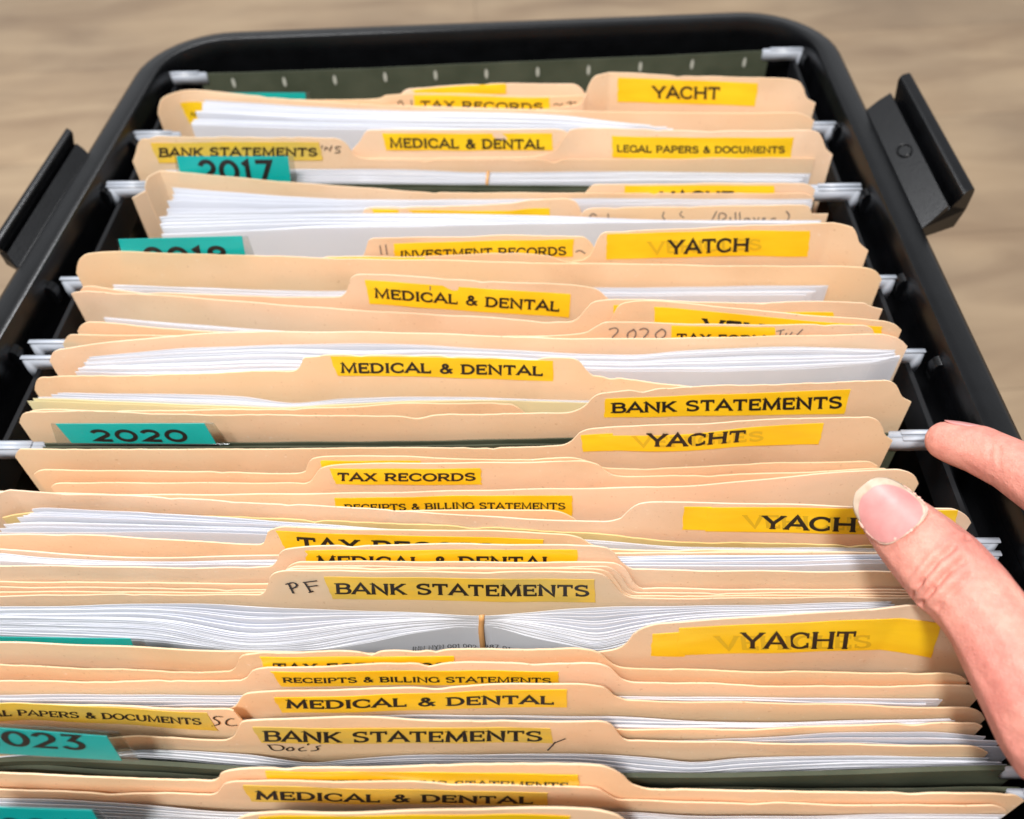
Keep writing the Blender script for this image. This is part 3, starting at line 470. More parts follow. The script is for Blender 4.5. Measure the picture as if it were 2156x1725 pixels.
F('f3', 'manila folder with faded BANK STATEMENTS label and handwritten Doc s beneath', [(265, 1554), (476, 1559), (1330, 1561), (1444, 1564), (2040, 1573)], [(-120, 1552), (265, 1554), (470, 1559), (488, 1554), (498, 1544), (503, 1530), (512, 1520), (544, 1517), (711, 1512), (950, 1519), (1262, 1521), (1285, 1527), (1298, 1540), (1310, 1554), (1330, 1561), (1444, 1564), (2040, 1573), (2064, 1578), (2080, 1586)], 'R',
  labels=[L([(530, 1530), (1160, 1532), (1164, 1563), (551, 1563)], 'BANK STATEMENTS', [(555, 1536), (1141, 1537), (1141, 1559), (557, 1559)], mat='faded_label')],
  scrib=[[(566, 1567), (574, 1579), (596, 1578), (598, 1570), (584, 1566), (562, 1567)], [(612, 1571), (602, 1575), (608, 1580), (620, 1577), (614, 1571)], [(640, 1571), (628, 1575), (632, 1580), (646, 1578)], [(650, 1563), (648, 1567)], [(676, 1568), (664, 1570), (672, 1575), (664, 1579), (654, 1579)], [(1153, 1578), (1170, 1560)], [(1168, 1562), (1191, 1553)]], chip=.0002)
P('p3', 'white paper sheet in the wavy stack behind the 2023 green hanging folder', 10, [(296, 1580), (510, 1587), (660, 1607), (733, 1600), (950, 1589), (1187, 1588), (1380, 1600), (1457, 1607), (1559, 1598), (1712, 1593), (2069, 1598)], [(294, 1594), (510, 1612), (660, 1620), (733, 1617), (950, 1616), (1187, 1618), (1380, 1632), (1457, 1633), (1559, 1629), (1763, 1622), (2069, 1613)], xr=((2075, 1598), (2130, 1613)))
H('i', [(0, 1596), (250, 1608), (503, 1622), (1327, 1637), (1423, 1639), (1763, 1630), (2103, 1622)])
H('j0', [(0, 1613), (459, 1644), (1360, 1668), (2100, 1668)], gap=.003)
F('f2', 'manila folder with RECEIPTS & BILLING STATEMENTS label half hidden, on the frontmost frayed tab', [(0, 1629), (455, 1646), (1375, 1663), (1444, 1664), (1729, 1671), (2120, 1671)], [(-120, 1622), (0, 1629), (445, 1646), (460, 1640), (463, 1632), (472, 1627), (490, 1623), (505, 1621), (571, 1619), (600, 1622), (640, 1619), (711, 1618), (1170, 1612), (1262, 1613), (1290, 1618), (1310, 1628), (1332, 1652), (1375, 1663), (1444, 1664), (1729, 1671), (2120, 1671), (2140, 1675), (2156, 1686)], 'R',
  labels=[L([(558, 1622), (1218, 1630), (1222, 1672), (570, 1668)], 'RECEIPTS & BILLING STATEMENTS', [(588, 1638), (1198, 1645), (1198, 1660), (590, 1654)])], chip=.0004)
F('f1', 'frontmost manila folder with MEDICAL & DENTAL label, near the 2024 index tab', [(0, 1662), (306, 1673), (445, 1675), (1305, 1685), (1444, 1691), (2096, 1699)], [(-120, 1657), (0, 1662), (306, 1673), (440, 1675), (458, 1670), (466, 1658), (476, 1649), (510, 1646), (711, 1646.5), (1130, 1656), (1238, 1657), (1262, 1662), (1280, 1674), (1305, 1685), (1444, 1691), (2085, 1698), (2105, 1702), (2120, 1712)], 'R',
  labels=[L([(510, 1652), (1153, 1668), (1153, 1695), (530, 1686)], 'MEDICAL & DENTAL', [(538, 1663), (1122, 1675), (1122, 1690), (540, 1681)], mat='faded_label')], chip=.0003)
P('p1', 'white paper sheet in the nearest stack, behind the 2024 index tab', 8, [(0, 1680), (238, 1690), (510, 1708), (1300, 1714), (1457, 1720), (1980, 1716)], [(0, 1714), (238, 1726), (510, 1738), (1300, 1738), (1980, 1738)])
H('j', [(0, 1770), (2100, 1770)], soft=True, gap=.004)
F('f0', 'manila folder cut by the lower picture edge, only its shaded tab top showing', [(551, 1714, ZT), (711, 1712, ZT), (1072, 1704, ZT), (1272, 1708, ZT)], [(300, 1775), (478, 1760), (500, 1728), (520, 1718), (551, 1714), (711, 1712), (1072, 1704), (1262, 1708), (1292, 1714), (1322, 1732), (1345, 1760), (1600, 1775)],
  labels=[L([(545, 1719), (1200, 1717), (1200, 1760), (550, 1760)])])

# ------------------------------------------------------------------ spacing pass: keep every sheet clear of the next
def space():
    n = len(S_ORDER); worst = 0
    for it in range(220):
        worst = 0
        for i in range(1, n):
            for j in range(max(0, i - 6), i):
                a, b = S_ORDER[j], S_ORDER[i]
                g = sum(S_ORDER[k].gap for k in range(j, i))
                m = a.hard & b.hard
                if not m.any(): continue
                v = np.max((b.Y - (a.Y - g))[m])
                if v > 1e-5:
                    worst = max(worst, v); d = min(v, .002) * .4
                    if b.zb < b.z0 + .010: b.zb += d
                    if a.zb > a.z0 - .012: a.zb -= d
                    a.calc(); b.calc()
    return worst
WORST = space()
def gapsum(j, i): return sum(S_ORDER[k].gap for k in range(j, i))
for i, s in enumerate(S_ORDER):
    up = np.full(NXS, 9.); lo = np.full(NXS, -9.)
    for j in range(i):
        t = S_ORDER[j]; up = np.minimum(up, np.where(t.hard | (j < i), t.Y - gapsum(j, i) * .8, 9.))
    for j in range(i + 1, len(S_ORDER)):
        t = S_ORDER[j]; lo = np.maximum(lo, np.where(t.hard, t.Y + gapsum(i, j) * .8, -9.))
    y = np.where(s.hard, s.Y, np.maximum(s.Y, lo)); y = np.minimum(y, up)
    k = np.ones(7) / 7; ys = np.convolve(np.pad(y, 3, 'edge'), k, 'valid')
    s.Y = np.where(s.hard, y, np.minimum(ys, up))

# a faint waviness of every sheet edge
for i, s in enumerate(S_ORDER):
    r = np.random.RandomState(i); ph = r.uniform(0, 6.28, 3); a = min(.00018, .22 * s.gap)
    s.Y = s.Y + a * (np.sin(GX * 90 + ph[0]) * .6 + np.sin(GX * 210 + ph[1]) * .4)

# ------------------------------------------------------------------ floor and the box
ZF = -.285
bm = bmesh.new(); bmesh.ops.create_grid(bm, x_segments=2, y_segments=2, size=3.0)
floor = bm_obj('floor', bm, None or MAT['paper'], smooth=False); floor.location = (0, .4, ZF); floor['kind'] = 'structure'
mf = bpy.data.materials.new('wood_floor'); mf.use_nodes = True; nt, b = nodes_of(mf); N = nt.nodes.new; LK = nt.links.new
tc = N('ShaderNodeTexCoord'); mp = N('ShaderNodeMapping'); mp.inputs['Rotation'].default_value = (0, 0, math.radians(-4)); LK(tc.outputs['Object'], mp.inputs[0])
br = N('ShaderNodeTexBrick'); br.inputs['Scale'].default_value = 1; br.inputs['Brick Width'].default_value = 3.4; br.inputs['Row Height'].default_value = .185; br.inputs['Mortar Size'].default_value = .0007
br.inputs['Color1'].default_value = (.9, .9, .9, 1); br.inputs['Color2'].default_value = (1.06, 1.05, 1.03, 1); br.inputs['Mortar'].default_value = (.62, .6, .58, 1); LK(mp.outputs[0], br.inputs['Vector'])
ms = N('ShaderNodeMapping'); ms.inputs['Scale'].default_value = (2.4, 8.5, 1); LK(mp.outputs[0], ms.inputs[0])
n1 = N('ShaderNodeTexNoise'); n1.inputs['Scale'].default_value = 2.2; n1.inputs['Detail'].default_value = 5; n1.inputs['Distortion'].default_value = .7; LK(ms.outputs[0], n1.inputs['Vector'])
n2 = N('ShaderNodeTexNoise'); n2.inputs['Scale'].default_value = 5; n2.inputs['Detail'].default_value = 4; LK(mp.outputs[0], n2.inputs['Vector'])
cr = N('ShaderNodeValToRGB'); cr.color_ramp.elements[0].position = .32; cr.color_ramp.elements[0].color = (.295, .207, .13, 1); cr.color_ramp.elements[1].position = .68; cr.color_ramp.elements[1].color = (.425, .315, .203, 1); LK(n1.outputs[0], cr.inputs[0])
c2 = N('ShaderNodeValToRGB'); c2.color_ramp.elements[0].position = .3; c2.color_ramp.elements[0].color = (.78, .77, .78, 1); c2.color_ramp.elements[1].position = .7; c2.color_ramp.elements[1].color = (1.08, 1.06, 1.03, 1); LK(n2.outputs[0], c2.inputs[0])
m1 = N('ShaderNodeMixRGB'); m1.blend_type = 'MULTIPLY'; m1.inputs[0].default_value = 1; LK(cr.outputs[0], m1.inputs[1]); LK(c2.outputs[0], m1.inputs[2])
m2 = N('ShaderNodeMixRGB'); m2.blend_type = 'MULTIPLY'; m2.inputs[0].default_value = 1; LK(m1.outputs[0], m2.inputs[1]); LK(br.outputs[0], m2.inputs[2]); LK(m2.outputs[0], b.inputs['Base Color']); b.inputs['Roughness'].default_value = .5
floor.data.materials[0] = mf

ZR = .009
ZE = ZR - .005
pl0, pl1 = at_z((272, 184), ZE)[:2], at_z((0, 630), ZE)[:2]
pr0, pr1 = at_z((1752, 78), ZE)[:2], at_z((2144, 911), ZE)[:2]
pb0, pb1 = at_z((500, 73), ZE)[:2], at_z((1500, 34), ZE)[:2]
pf0, pf1 = np.array((-.1, -.055)), np.array((.1, -.055))
def isect(a, b, c, d):
    M2 = np.array([b - a, c - d]).T; t = np.linalg.solve(M2, c - a); return a + (b - a) * t[0]
CORN = [isect(pl0, pl1, pf0, pf1), isect(pr0, pr1, pf0, pf1), isect(pr0, pr1, pb0, pb1), isect(pl0, pl1, pb0, pb1)]   # counter-clockwise
def ring(d, rad=.046, n=10):
    """box outline moved inward by d, with rounded corners"""
    out = []; c = CORN; m = 4; lines = []
    for i in range(m):
        a, b2 = c[i], c[(i + 1) % m]; t = (b2 - a) / np.linalg.norm(b2 - a); nrm = np.array((-t[1], t[0])); lines.append((a + nrm * d, b2 + nrm * d, t))
    r = max(.006, rad - d)
    for i in range(m):
        l0 = lines[i - 1]; l1 = lines[i]; p = isect(l0[0], l0[1], l1[0], l1[1]); t0, t1 = -l0[2], l1[2]
        ca = float(np.clip(t0 @ t1, -1, 1)); ang = math.acos(ca); dist = r / math.tan(ang / 2); bis = (t0 + t1) / np.linalg.norm(t0 + t1); cen = p + bis * (r / math.sin(ang / 2))
        s0 = p + t0 * dist; s1 = p + t1 * dist; a0 = math.atan2(*(s0 - cen)[::-1]); a1 = math.atan2(*(s1 - cen)[::-1])
        while a1 < a0: a1 += 2 * math.pi
        for k in range(n + 1): a = a0 + (a1 - a0) * k / n; out.append((cen[0] + r * math.cos(a), cen[1] + r * math.sin(a)))
    return out
def sweep(name, prof, parent, cap=False, mat='black'):
    rings = [ring(d) for d, z in prof]; n = len(rings[0]); vs = []; fs = []
    for (d, z), rr in zip(prof, rings): vs += [(x, y, z) for x, y in rr]
    for k in range(len(prof) - 1):
        for i in range(n): j = (i + 1) % n; fs.append((k * n + i, k * n + j, (k + 1) * n + j, (k + 1) * n + i))
    if cap: fs.append(tuple(range((len(prof) - 1) * n, len(prof) * n)))
    o = mesh_obj(name, vs, fs, MAT[mat], parent); edge_split(o, 40); return o
box = empty('storage_box', 'black plastic hanging file box with two open side latches, standing on the wooden floor', 'storage box'); box.location = (0, 0, 0)
sweep('bin_wall', [(.004, ZR - .013), (.009, ZR - .016), (.020, ZF + .012), (.026, ZF + .002), (.08, ZF + .001), (.08, ZF + .006), (.032, ZF + .007), (.026, ZF + .014), (.0165, -.02), (.0145, ZR - .010)], box)
sweep('bottom', [(.079, ZF + .0055), (.09, ZF + .0055)], box, cap=True)
sweep('rim', [(.0035, ZR - .0125), (.0006, ZR - .0115), (0, ZR - .009), (.0002, ZR - .005), (.0014, ZR - .0028), (.004, ZR - .0014), (.0095, ZR - .0004), (.0115, ZR), (.0132, ZR - .0004), (.014, ZR - .0018), (.0144, ZR - .0105)], box)
def bar(name, pts, prof, parent, mat='black'):
    """a profile (offset along x, z) swept through plan points"""
    vs = []; fs = []; m = len(prof)
    for (x, y) in pts: vs += [(x + a, y, z) for a, z in prof]
    for k in range(len(pts) - 1):
        for i in range(m): j = (i + 1) % m; fs.append((k * m + i, k * m + j, (k + 1) * m + j, (k + 1) * m + i))
    fs.append(tuple(range(m))[::-1]); fs.append(tuple(range((len(pts) - 1) * m, len(pts) * m)))
    o = mesh_obj(name, vs, fs, MAT[mat], parent); edge_split(o, 30); return o
for sg in (-1, 1):
    P2 = [(sg * (.1592 + .0022 * max(0, (.25 - y)) / .3), y) for y in np.linspace(-.035, .41, 12)]
    prof = [(0, -.0035), (sg * .0014, -.003), (sg * .002, -.0042), (sg * .002, -.0135), (sg * .012, -.0145), (sg * .012, -.0175), (-sg * .0003, -.0175), (-sg * .0003, -.0045)]
    bar('rail', P2, prof if sg < 0 else prof[::-1], box, 'rail')
def inner_x(y, sg):
    a, b2 = (pr0, pr1) if sg > 0 else (pl0, pl1); t = (y - a[1]) / (b2[1] - a[1]); return a[0] + (b2[0] - a[0]) * t - sg * .0142
for sg, pxs in ((1, [(1719, 121), (1783, 270), (1848, 412), (1926, 592), (1994, 768)]), (-1, [(262, 302), (205, 405), (99, 608), (25, 742)])):
    for p in pxs:
        q = at_z(p, 0.0); y = q[1]; x = inner_x(y, sg); bm = bmesh.new()
        pr = [(0, .003), (-sg * .0035, .002), (-sg * .0048, -.0005), (-sg * .0042, -.006), (-sg * .002, -.010), (0, -.012)]
        v0 = [bm.verts.new((x + sg * .0022 + a, y - .0022, z)) for a, z in pr]; v1 = [bm.verts.new((x + sg * .0022 + a, y + .0022, z)) for a, z in pr]
        for i in range(len(pr) - 1): bm.faces.new((v0[i], v0[i + 1], v1[i + 1], v1[i]))
        bm.faces.new(v0[::-1]); bm.faces.new(v1); bm.normal_update()
        bmesh.ops.recalc_face_normals(bm, faces=bm.faces); o = bm_obj('hook_stop', bm, MAT['black'], box); edge_split(o, 50)
# side latches, folded outward: plate, deep gutter, raised outer lip
def latch(name, y0, y1, sg, sx):
    ny = 24; prof = [(0, .0005), (0, .0035), (.006, .0066), (.0110, .0092), (.0116, .0088), (.0122, .0060), (.0130, .0052), (.0140, .0056), (.0148, .0130), (.0154, .0146), (.0165, .0153), (.0200, .0152), (.0212, .0142), (.0216, .0120), (.0212, .0040), (.0180, -.0030), (.0100, -.0040), (.0030, -.0020)]
    vs = []; fs = []; m = len(prof)
    for k in range(ny + 1):
        t = k / ny
        for a, z in prof:
            out = a / .0216; lip = a > .0145; rnd = .013 * max(0, out - .2) ** 2 * (.15 if lip else 1)     # rounded plate corners; the lip keeps its length
            tt = t if not lip else -.02 + t * 1.04
            yy = y0 + (y1 - y0) * tt + rnd * (1 - 2 * t) + .0125 * out
            xx = inner_x(yy - .0125 * out, sg) + sg * .0142
            vs.append((xx + sg * a * sx, yy, z if sg > 0 else z * .62))
    for k in range(ny):
        for i in range(m): j = (i + 1) % m; f = (k * m + i, k * m + j, (k + 1) * m + j, (k + 1) * m + i); fs.append(f if sg > 0 else f[::-1])
    fs.append(tuple(range(m))); fs.append(tuple(range(ny * m, (ny + 1) * m))[::-1])
    o = mesh_obj(name, vs, fs, MAT['black'], box); edge_split(o, 35)
    return o
LR0, LR1 = at_z((1824, 226), ZR - .004), at_z((1943, 476), ZR - .004)
lt = latch('latch', LR1[1], LR0[1], 1, 1.0)
q = at_z((1919, 328), .004); bm = bmesh.new()
R1, R2, n1_, n2_ = .0042, .0006, 28, 8; V = []
q[0] = inner_x(q[1], 1) + .0142 + .0062
for i in range(n1_):
    a = 2 * math.pi * i / n1_; V.append([bm.verts.new((q[0] + (R1 + R2 * math.cos(2 * math.pi * j / n2_)) * math.cos(a) * .6, q[1] + (R1 + R2 * math.cos(2 * math.pi * j / n2_)) * math.sin(a), (.0069 + .0026 * math.cos(a) * .5) + R2 * math.sin(2 * math.pi * j / n2_))) for j in range(n2_)])
for i in range(n1_):
    for j in range(n2_): bm.faces.new((V[i][j], V[(i + 1) % n1_][j], V[(i + 1) % n1_][(j + 1) % n2_], V[i][(j + 1) % n2_]))
bm_obj('ring_mark', bm, MAT['black'], lt)
LL0, LL1 = at_z((186, 318), ZR - .004), at_z((38, 562), ZR - .004)
latch('latch', LL1[1], LL0[1], -1, .62)

# ------------------------------------------------------------------ manila folders
XL = .1482
def outline(S, top, ends, zend=None):
    xz = [S.hit(p) for p in top]; xs, zs = smooth_outline(xz)
    step = .0025
    if 'L' not in ends and xs[0] > -XL: e = np.arange(-XL, xs[0] - .0005, step); xs = np.concatenate([e, xs]); zs = np.concatenate([zs[0] - (.016 if 'l' in ends else 0) * np.clip((xs[0] - .0005 - e) / .03, 0, 1), zs]) if False else np.concatenate([zs[0] - (.016 if 'l' in ends else 0) * np.clip((e[-1] - e) / .02, 0, 1), zs])
    if 'R' not in ends and xs[-1] < XL: e = np.arange(xs[-1] + step, XL, step); xs = np.concatenate([xs, e]); zs = np.concatenate([zs, np.full(len(e), zs[-1])])
    k = (xs > -.156) & (xs < .156); return xs[k], zs[k]
ROOT = {}
for n, d in enumerate(FOLD):
    S = SH[d['key']]; xs, zs = outline(S, d['top'], d['ends'])
    if isinstance(d['front_of'], str): par = ROOT[d['front_of']]; nm = 'front_panel'
    else: par = empty('file_folder', d['label'], 'file folder', 'manila file folders in the box'); nm = 'back_panel'; ROOT[d['key']] = par
    sheet_mesh(nm, S, xs, zs, MAT[d['mat']], par, THK['m'], -.20, d['chip'] * 1.5, n + 3)
    for li, l in enumerate(d['labels']):
        l = dict(l); m = l.pop('mat', 'label'); q = l.pop('quad'); tq = l.pop('tquad'); t = l.pop('txt')
        label_on(S, q, MAT[m], par, t, tq, ghost=l.get('ghost'), seed=n, lift=.00022 + .0001 * li)
    cutn = {'f33': 3, 'f24': 4, 'f41': 2, 'f30': 2}.get(d['key'], 0)
    for part_ in ((d['scrib'][:cutn], d['scrib'][cutn:]) if d['scrib'] else ()):
        if part_: scribble(S, part_, par, 'pencil' if d['key'] in ('f24', 'f33', 'f30', 'f27') else 'ink', .0005 if d['key'] != 'f9' else .0006)

# ------------------------------------------------------------------ loose papers in the folders
VEES = {'prb': [(530, 1374), (1250, 1370)], 'p3': [(660, 1620), (1420, 1633)], 'p23': [(760, 775)]}
for si, d in enumerate(STACK):
    B, Fr = SH[d['key'] + '.b'], SH[d['key'] + '.f']; n = d['n']; r = np.random.RandomState(100 + si)
    gp = r.choice([.45, .7, 1., 1.9], n - 1, p=[.3, .3, .25, .15]) * r.uniform(.8, 1.2, n - 1); ts = np.append(0, np.cumsum(gp) / gp.sum())
    ends = []
    for key, sgn in (('xl', -1), ('xr', 1)):
        q = d[key]
        if q: ends.append([B.hit(q[0])[0], Fr.hit(q[1])[0]])
        else: ends.append([sgn * .1395, sgn * .1395])
    for k in range(n):
        t = ts[k]; s = Sheet.__new__(Sheet); ph = r.uniform(0, 6.28, 2); amp = .07 * np.abs(B.Y - Fr.Y) / max(1, n - 1) if 0 < k < n - 1 else 0
        te = t
        if d['key'] in VEES:
            vv = sum(np.exp(-((GX - Fr.hit(p)[0]) / .020) ** 2) for p in VEES[d['key']]); te = 1 - (1 - t) ** (1 + 1.5 * vv)
        lw = r.uniform(18, 52, 2); s.Y = B.Y * (1 - te) + Fr.Y * te + amp * (2.2 * np.sin(GX * lw[0] + ph[0]) + 1.4 * np.sin(GX * lw[1] + ph[1]) + .5 * np.sin(GX * 150 + ph[1] * 3))
        zc = B.zb * (1 - t) + Fr.zb * t + (r.uniform(-.0004, .0004) if 0 < k < n - 1 else 0)
        x0 = ends[0][0] * (1 - t) + ends[0][1] * t + r.uniform(-.0012, .0012); x1 = ends[1][0] * (1 - t) + ends[1][1] * t + r.uniform(-.0012, .0012)
        xs = np.linspace(x0, x1, 110); zs = np.full(110, zc) + r.uniform(-.0010, .0010) * (xs / .14) + r.uniform(0, .0004) * np.sin(xs * 40 + ph[0])
        o = sheet_mesh('paper_sheet', s, xs, zs, MAT[d['mats'].get(k, 'paper')], None, float(np.clip(.72 * (ts[k] - ts[k - 1] if k else .3 / n) * np.median(np.abs(B.Y - Fr.Y)), .00012, .0008)), -.19, 0, k, True)
        tag(o, d['label'] if k not in d['mats'] else 'yellowed paper sheet at the front of the low stack behind the 2020 index tab', 'paper', 'papers of stack ' + d['label'].split(' in the ')[-1] if k not in d['mats'] else 'yellowed sheets behind the 2020 index tab')

# ------------------------------------------------------------------ green hanging folders with white hooks and teal index tabs
def hook(x, S, sg, parent, z0):
    y = S.y(sg * .149); pr = [(-.006, .0022), (.0152, .0022), (.0166, .0012), (.0168, -.0040), (.0160, -.0088), (.0140, -.0098), (.0128, -.0084), (.0128, -.0058), (.0110, -.0038), (.0050, -.0036), (.0015, -.0040), (-.006, -.0034)]
    bm = bmesh.new(); v = [[bm.verts.new((sg * (.1490 + a * .98), y + dy, z0 - .0015 + z)) for a, z in pr] for dy in (-.0008, .0008)]
    m = len(pr)
    for i in range(m): j = (i + 1) % m; bm.faces.new((v[0][i], v[0][j], v[1][j], v[1][i]))
    bm.faces.new(v[0]); bm.faces.new(v[1][::-1]); bmesh.ops.recalc_face_normals(bm, faces=bm.faces)
    bmesh.ops.bevel(bm, geom=[e for e in bm.edges], offset=.00028, segments=2, affect='EDGES', clamp_overlap=True)
    # flange along the upper edge
    bm_obj('hook', bm, MAT['white_plastic'], parent)
    bm = bmesh.new(); bmesh.ops.create_cube(bm, size=1); bmesh.ops.scale(bm, vec=(.0185, .0019, .0006), verts=bm.verts); bmesh.ops.translate(bm, vec=(sg * .1560, y - .0003, z0 + .0011), verts=bm.verts)
    bmesh.ops.bevel(bm, geom=[e for e in bm.edges], offset=.0002, segments=2, affect='EDGES')
    bm_obj('hook_flange', bm, MAT['white_plastic'], parent)
HL = [('a', None, 'green hanging folder at the very back with a row of white slots'),
      ('b', None, 'green hanging folder behind the BANK STATEMENTS and LEGAL PAPERS tabs, only its white hooks showing'),
      ('c', None, 'green hanging folder with teal 2017 index tab'),
      ('d', 'd0', 'green hanging folder with teal 2018 index tab'),
      ('f', None, 'green hanging folder with fully readable teal 2020 index tab'),
      ('h', 'g0', 'green hanging folder with mostly hidden teal tab, beside the rubber banded statements'),
      ('i', None, 'green hanging folder with teal 2023 index tab at the lower left'),
      ('j', 'j0', 'green hanging folder with teal tab cropped by the lower left picture corner')]
HR = {}
for key, bk, lab in HL:
    root = empty('hanging_folder', lab, 'hanging folder', 'green hanging folders on the box rails'); HR[key] = root
    for kk, nm in ((bk, 'back_panel'), (key, 'front_panel')):
        if not kk: continue
        S = SH[kk]; xs = np.linspace(-.1468, .1468, 120); zt = S.zb if kk != 'b' else -.012; zs = np.full(120, zt)
        sheet_mesh(nm, S, xs, zs, MAT['green'], root, THK['g'] if kk not in ('i', 'j0') else .0012, -.22, 0, 5, True)
        if kk == 'b':
            S = Sheet.__new__(Sheet); S.Y = np.full(NXS, at_z((1020, 272), ZH)[1]); zt = ZH
        for sg in (-1, 1): hook(0, S, sg, root, zt)
# the second pair of rod ends seen at the left, beside the TAX FORM folder
root = empty('hanging_folder', 'green hanging folder with bare white hook ends beside the wavy paper stack, its body hidden', 'hanging folder', 'green hanging folders on the box rails')
for (pl, nm, dz) in (((95, 722), 'back_panel', 0), ((100, 755), 'front_panel', 0)):
    q = at_z(pl, ZH); s = Sheet.__new__(Sheet); base = SH['f24'].Y if nm == 'back_panel' else SH['p23.f'].Y
    s.Y = np.full(NXS, q[1]); s.zb = ZH
    hook(0, s, -1, root, ZH)
    if nm == 'front_panel': hook(0, s, 1, root, ZH)
s = Sheet.__new__(Sheet); s.Y = (SH['p23.f'].Y + SH['f22'].Y) / 2; xs = np.linspace(-.1495, .1495, 80)
sheet_mesh('front_panel', s, xs, np.full(80, -.004), MAT['green'], root, .0004, -.22, 0, 5, True)
# right hand rod ends under the thumb
q = at_z((2093, 1140), ZH); s = Sheet.__new__(Sheet); s.Y = np.full(NXS, q[1]); s.zb = ZH; hook(0, s, 1, HR['h'], ZH)
q = at_z((2093, 1160), ZH); s = Sheet.__new__(Sheet); s.Y = np.full(NXS, q[1]); hook(0, s, 1, HR['h'], ZH - .002)
# slots in the rear folder
S = SH['a']
for p in [(492, 174), (599, 172), (705, 168), (811, 162), (917, 158), (1024, 155), (1132, 151), (1239, 147), (1348, 140), (1457, 135), (1567, 131)]:
    x, z = S.hit(p); m = 10; v = []
    for i in range(m):
        a = 2 * math.pi * i / m; v.append(S.pt(x + .0009 * math.cos(a), z + .0028 * math.sin(a), .0002))
    mesh_obj('tab_slot', v, [tuple(range(m))], MAT['slot'], HR['a'], smooth=False)
def index_tab(key, quad, clear, txt, tquad, weight=.2, off=.0016):
    S0 = SH[key]; s = Sheet.__new__(Sheet); xm = S0.hit(quad[0])[0]; xm2 = S0.hit(quad[1])[0]
    k = (GX > xm - .005) & (GX < xm2 + .01); s.Y = np.full(NXS, S0.Y[k].min() - off); root = HR[key]
    w, h, fm = quad_map(s, clear, 0.); nx = 12; v = []; f = []
    for j in range(3):
        for i in range(nx + 1): v.append(fm(w * i / nx, h * j / 2))
    for j in range(2):
        for i in range(nx): a = j * (nx + 1) + i; f.append((a, a + 1, a + nx + 2, a + nx + 1))
    o = mesh_obj('index_tab', v, f, MAT['clear'], root, smooth=False); so = o.modifiers.new('s', 'SOLIDIFY'); so.thickness = .0005; so.offset = 1
    w, h, fm = quad_map(s, quad, .0004); v = []; f = []
    for j in range(3):
        for i in range(nx + 1): v.append(fm(w * i / nx, h * j / 2))
    for j in range(2):
        for i in range(nx): a = j * (nx + 1) + i; f.append((a, a + 1, a + nx + 2, a + nx + 1))
    ins = mesh_obj('paper_insert', v, f, MAT['teal'], o, smooth=False); so = ins.modifiers.new('s', 'SOLIDIFY'); so.thickness = .00015; so.offset = 1
    if txt:
        w, h, fm = quad_map(s, tquad, .0006); T = Lettering(fm); T.text(txt, w, h, weight, False, .16); T.build('lettering', MAT['ink'], o)
index_tab('a', [(425, 194), (643, 194), (646, 222), (430, 222)], [(418, 193), (652, 194), (655, 222), (424, 222)], None, None, off=.030)
index_tab('c', [(372, 328), (607, 328), (613, 384), (384, 384)], [(368, 328), (618, 328), (626, 386), (376, 386)], '2017', [(415, 335), (570, 335), (577, 382), (424, 382)], .22)
index_tab('d', [(250, 502), (510, 495), (519, 546), (262, 552)], [(246, 503), (522, 497), (540, 548), (256, 554)], '2018', [(300, 519), (477, 516), (484, 556), (310, 560)], .2, off=-.0010)
index_tab('f', [(118, 890), (431, 889), (456, 932), (152, 930)], [(108, 891), (450, 890), (483, 934), (122, 934)], '2020', [(186, 902), (390, 902), (400, 927), (200, 926)], .22)
index_tab('h', [(-200, 1335), (276, 1341), (293, 1388), (-180, 1388)], [(-210, 1335), (302, 1345), (330, 1388), (-200, 1388)], '2022', [(-70, 1357), (215, 1358), (225, 1394), (-60, 1394)], .2, off=.0006)
index_tab('i', [(-200, 1512), (226, 1546), (258, 1597), (-170, 1572)], [(-210, 1510), (250, 1539), (296, 1600), (-190, 1576)], '2023', [(-60, 1528), (172, 1541), (186, 1575), (-46, 1562)], .22)
index_tab('j', [(-150, 1690), (195, 1701), (230, 1757), (-110, 1745)], [(-160, 1690), (206, 1701), (258, 1757), (-140, 1745)], '2024', [(-60, 1712), (156, 1718), (176, 1757), (-40, 1752)], .2)

# ------------------------------------------------------------------ rubber bands
def band(label, px_list, key, w=.0016):
    B, Fr = SH[key + '.b'], SH[key + '.f']; x0 = Fr.hit(px_list[0])[0]; pts = [(x0 + .0004, B.y(x0) + .0004, -.03), (x0 + .0004, B.y(x0) + .0004, B.zb - .001), (x0 + .0002, B.y(x0), B.zb + .0006), (x0, (B.y(x0) + Fr.y(x0)) / 2, (B.zb + Fr.zb) / 2 + .0008), (x0 - .0003, Fr.y(x0), Fr.zb + .0005), (x0 - .0004, Fr.y(x0) - .0005, Fr.zb - .002), (x0 - .0004, Fr.y(x0) - .0006, -.05)]
    v = []; f = []
    for p in pts:
        for a, bq in ((-1, 0), (1, 0)): v.append((p[0] + a * w / 2, p[1], p[2]))
    for i in range(len(pts) - 1): f.append((2 * i, 2 * i + 1, 2 * i + 3, 2 * i + 2))
    o = mesh_obj('rubber_band', v, f, MAT['rubber']); so = o.modifiers.new('s', 'SOLIDIFY'); so.thickness = .0007; so.offset = 0
    tag(o, label, 'rubber band')
band('tan rubber band pinching the thick bundle of statements near the lower middle', [(1015, 1319)], 'prb')
band('thin orange rubber band around the papers behind the 2017 hanging folder', [(1027, 380)], 'p36', .0012)
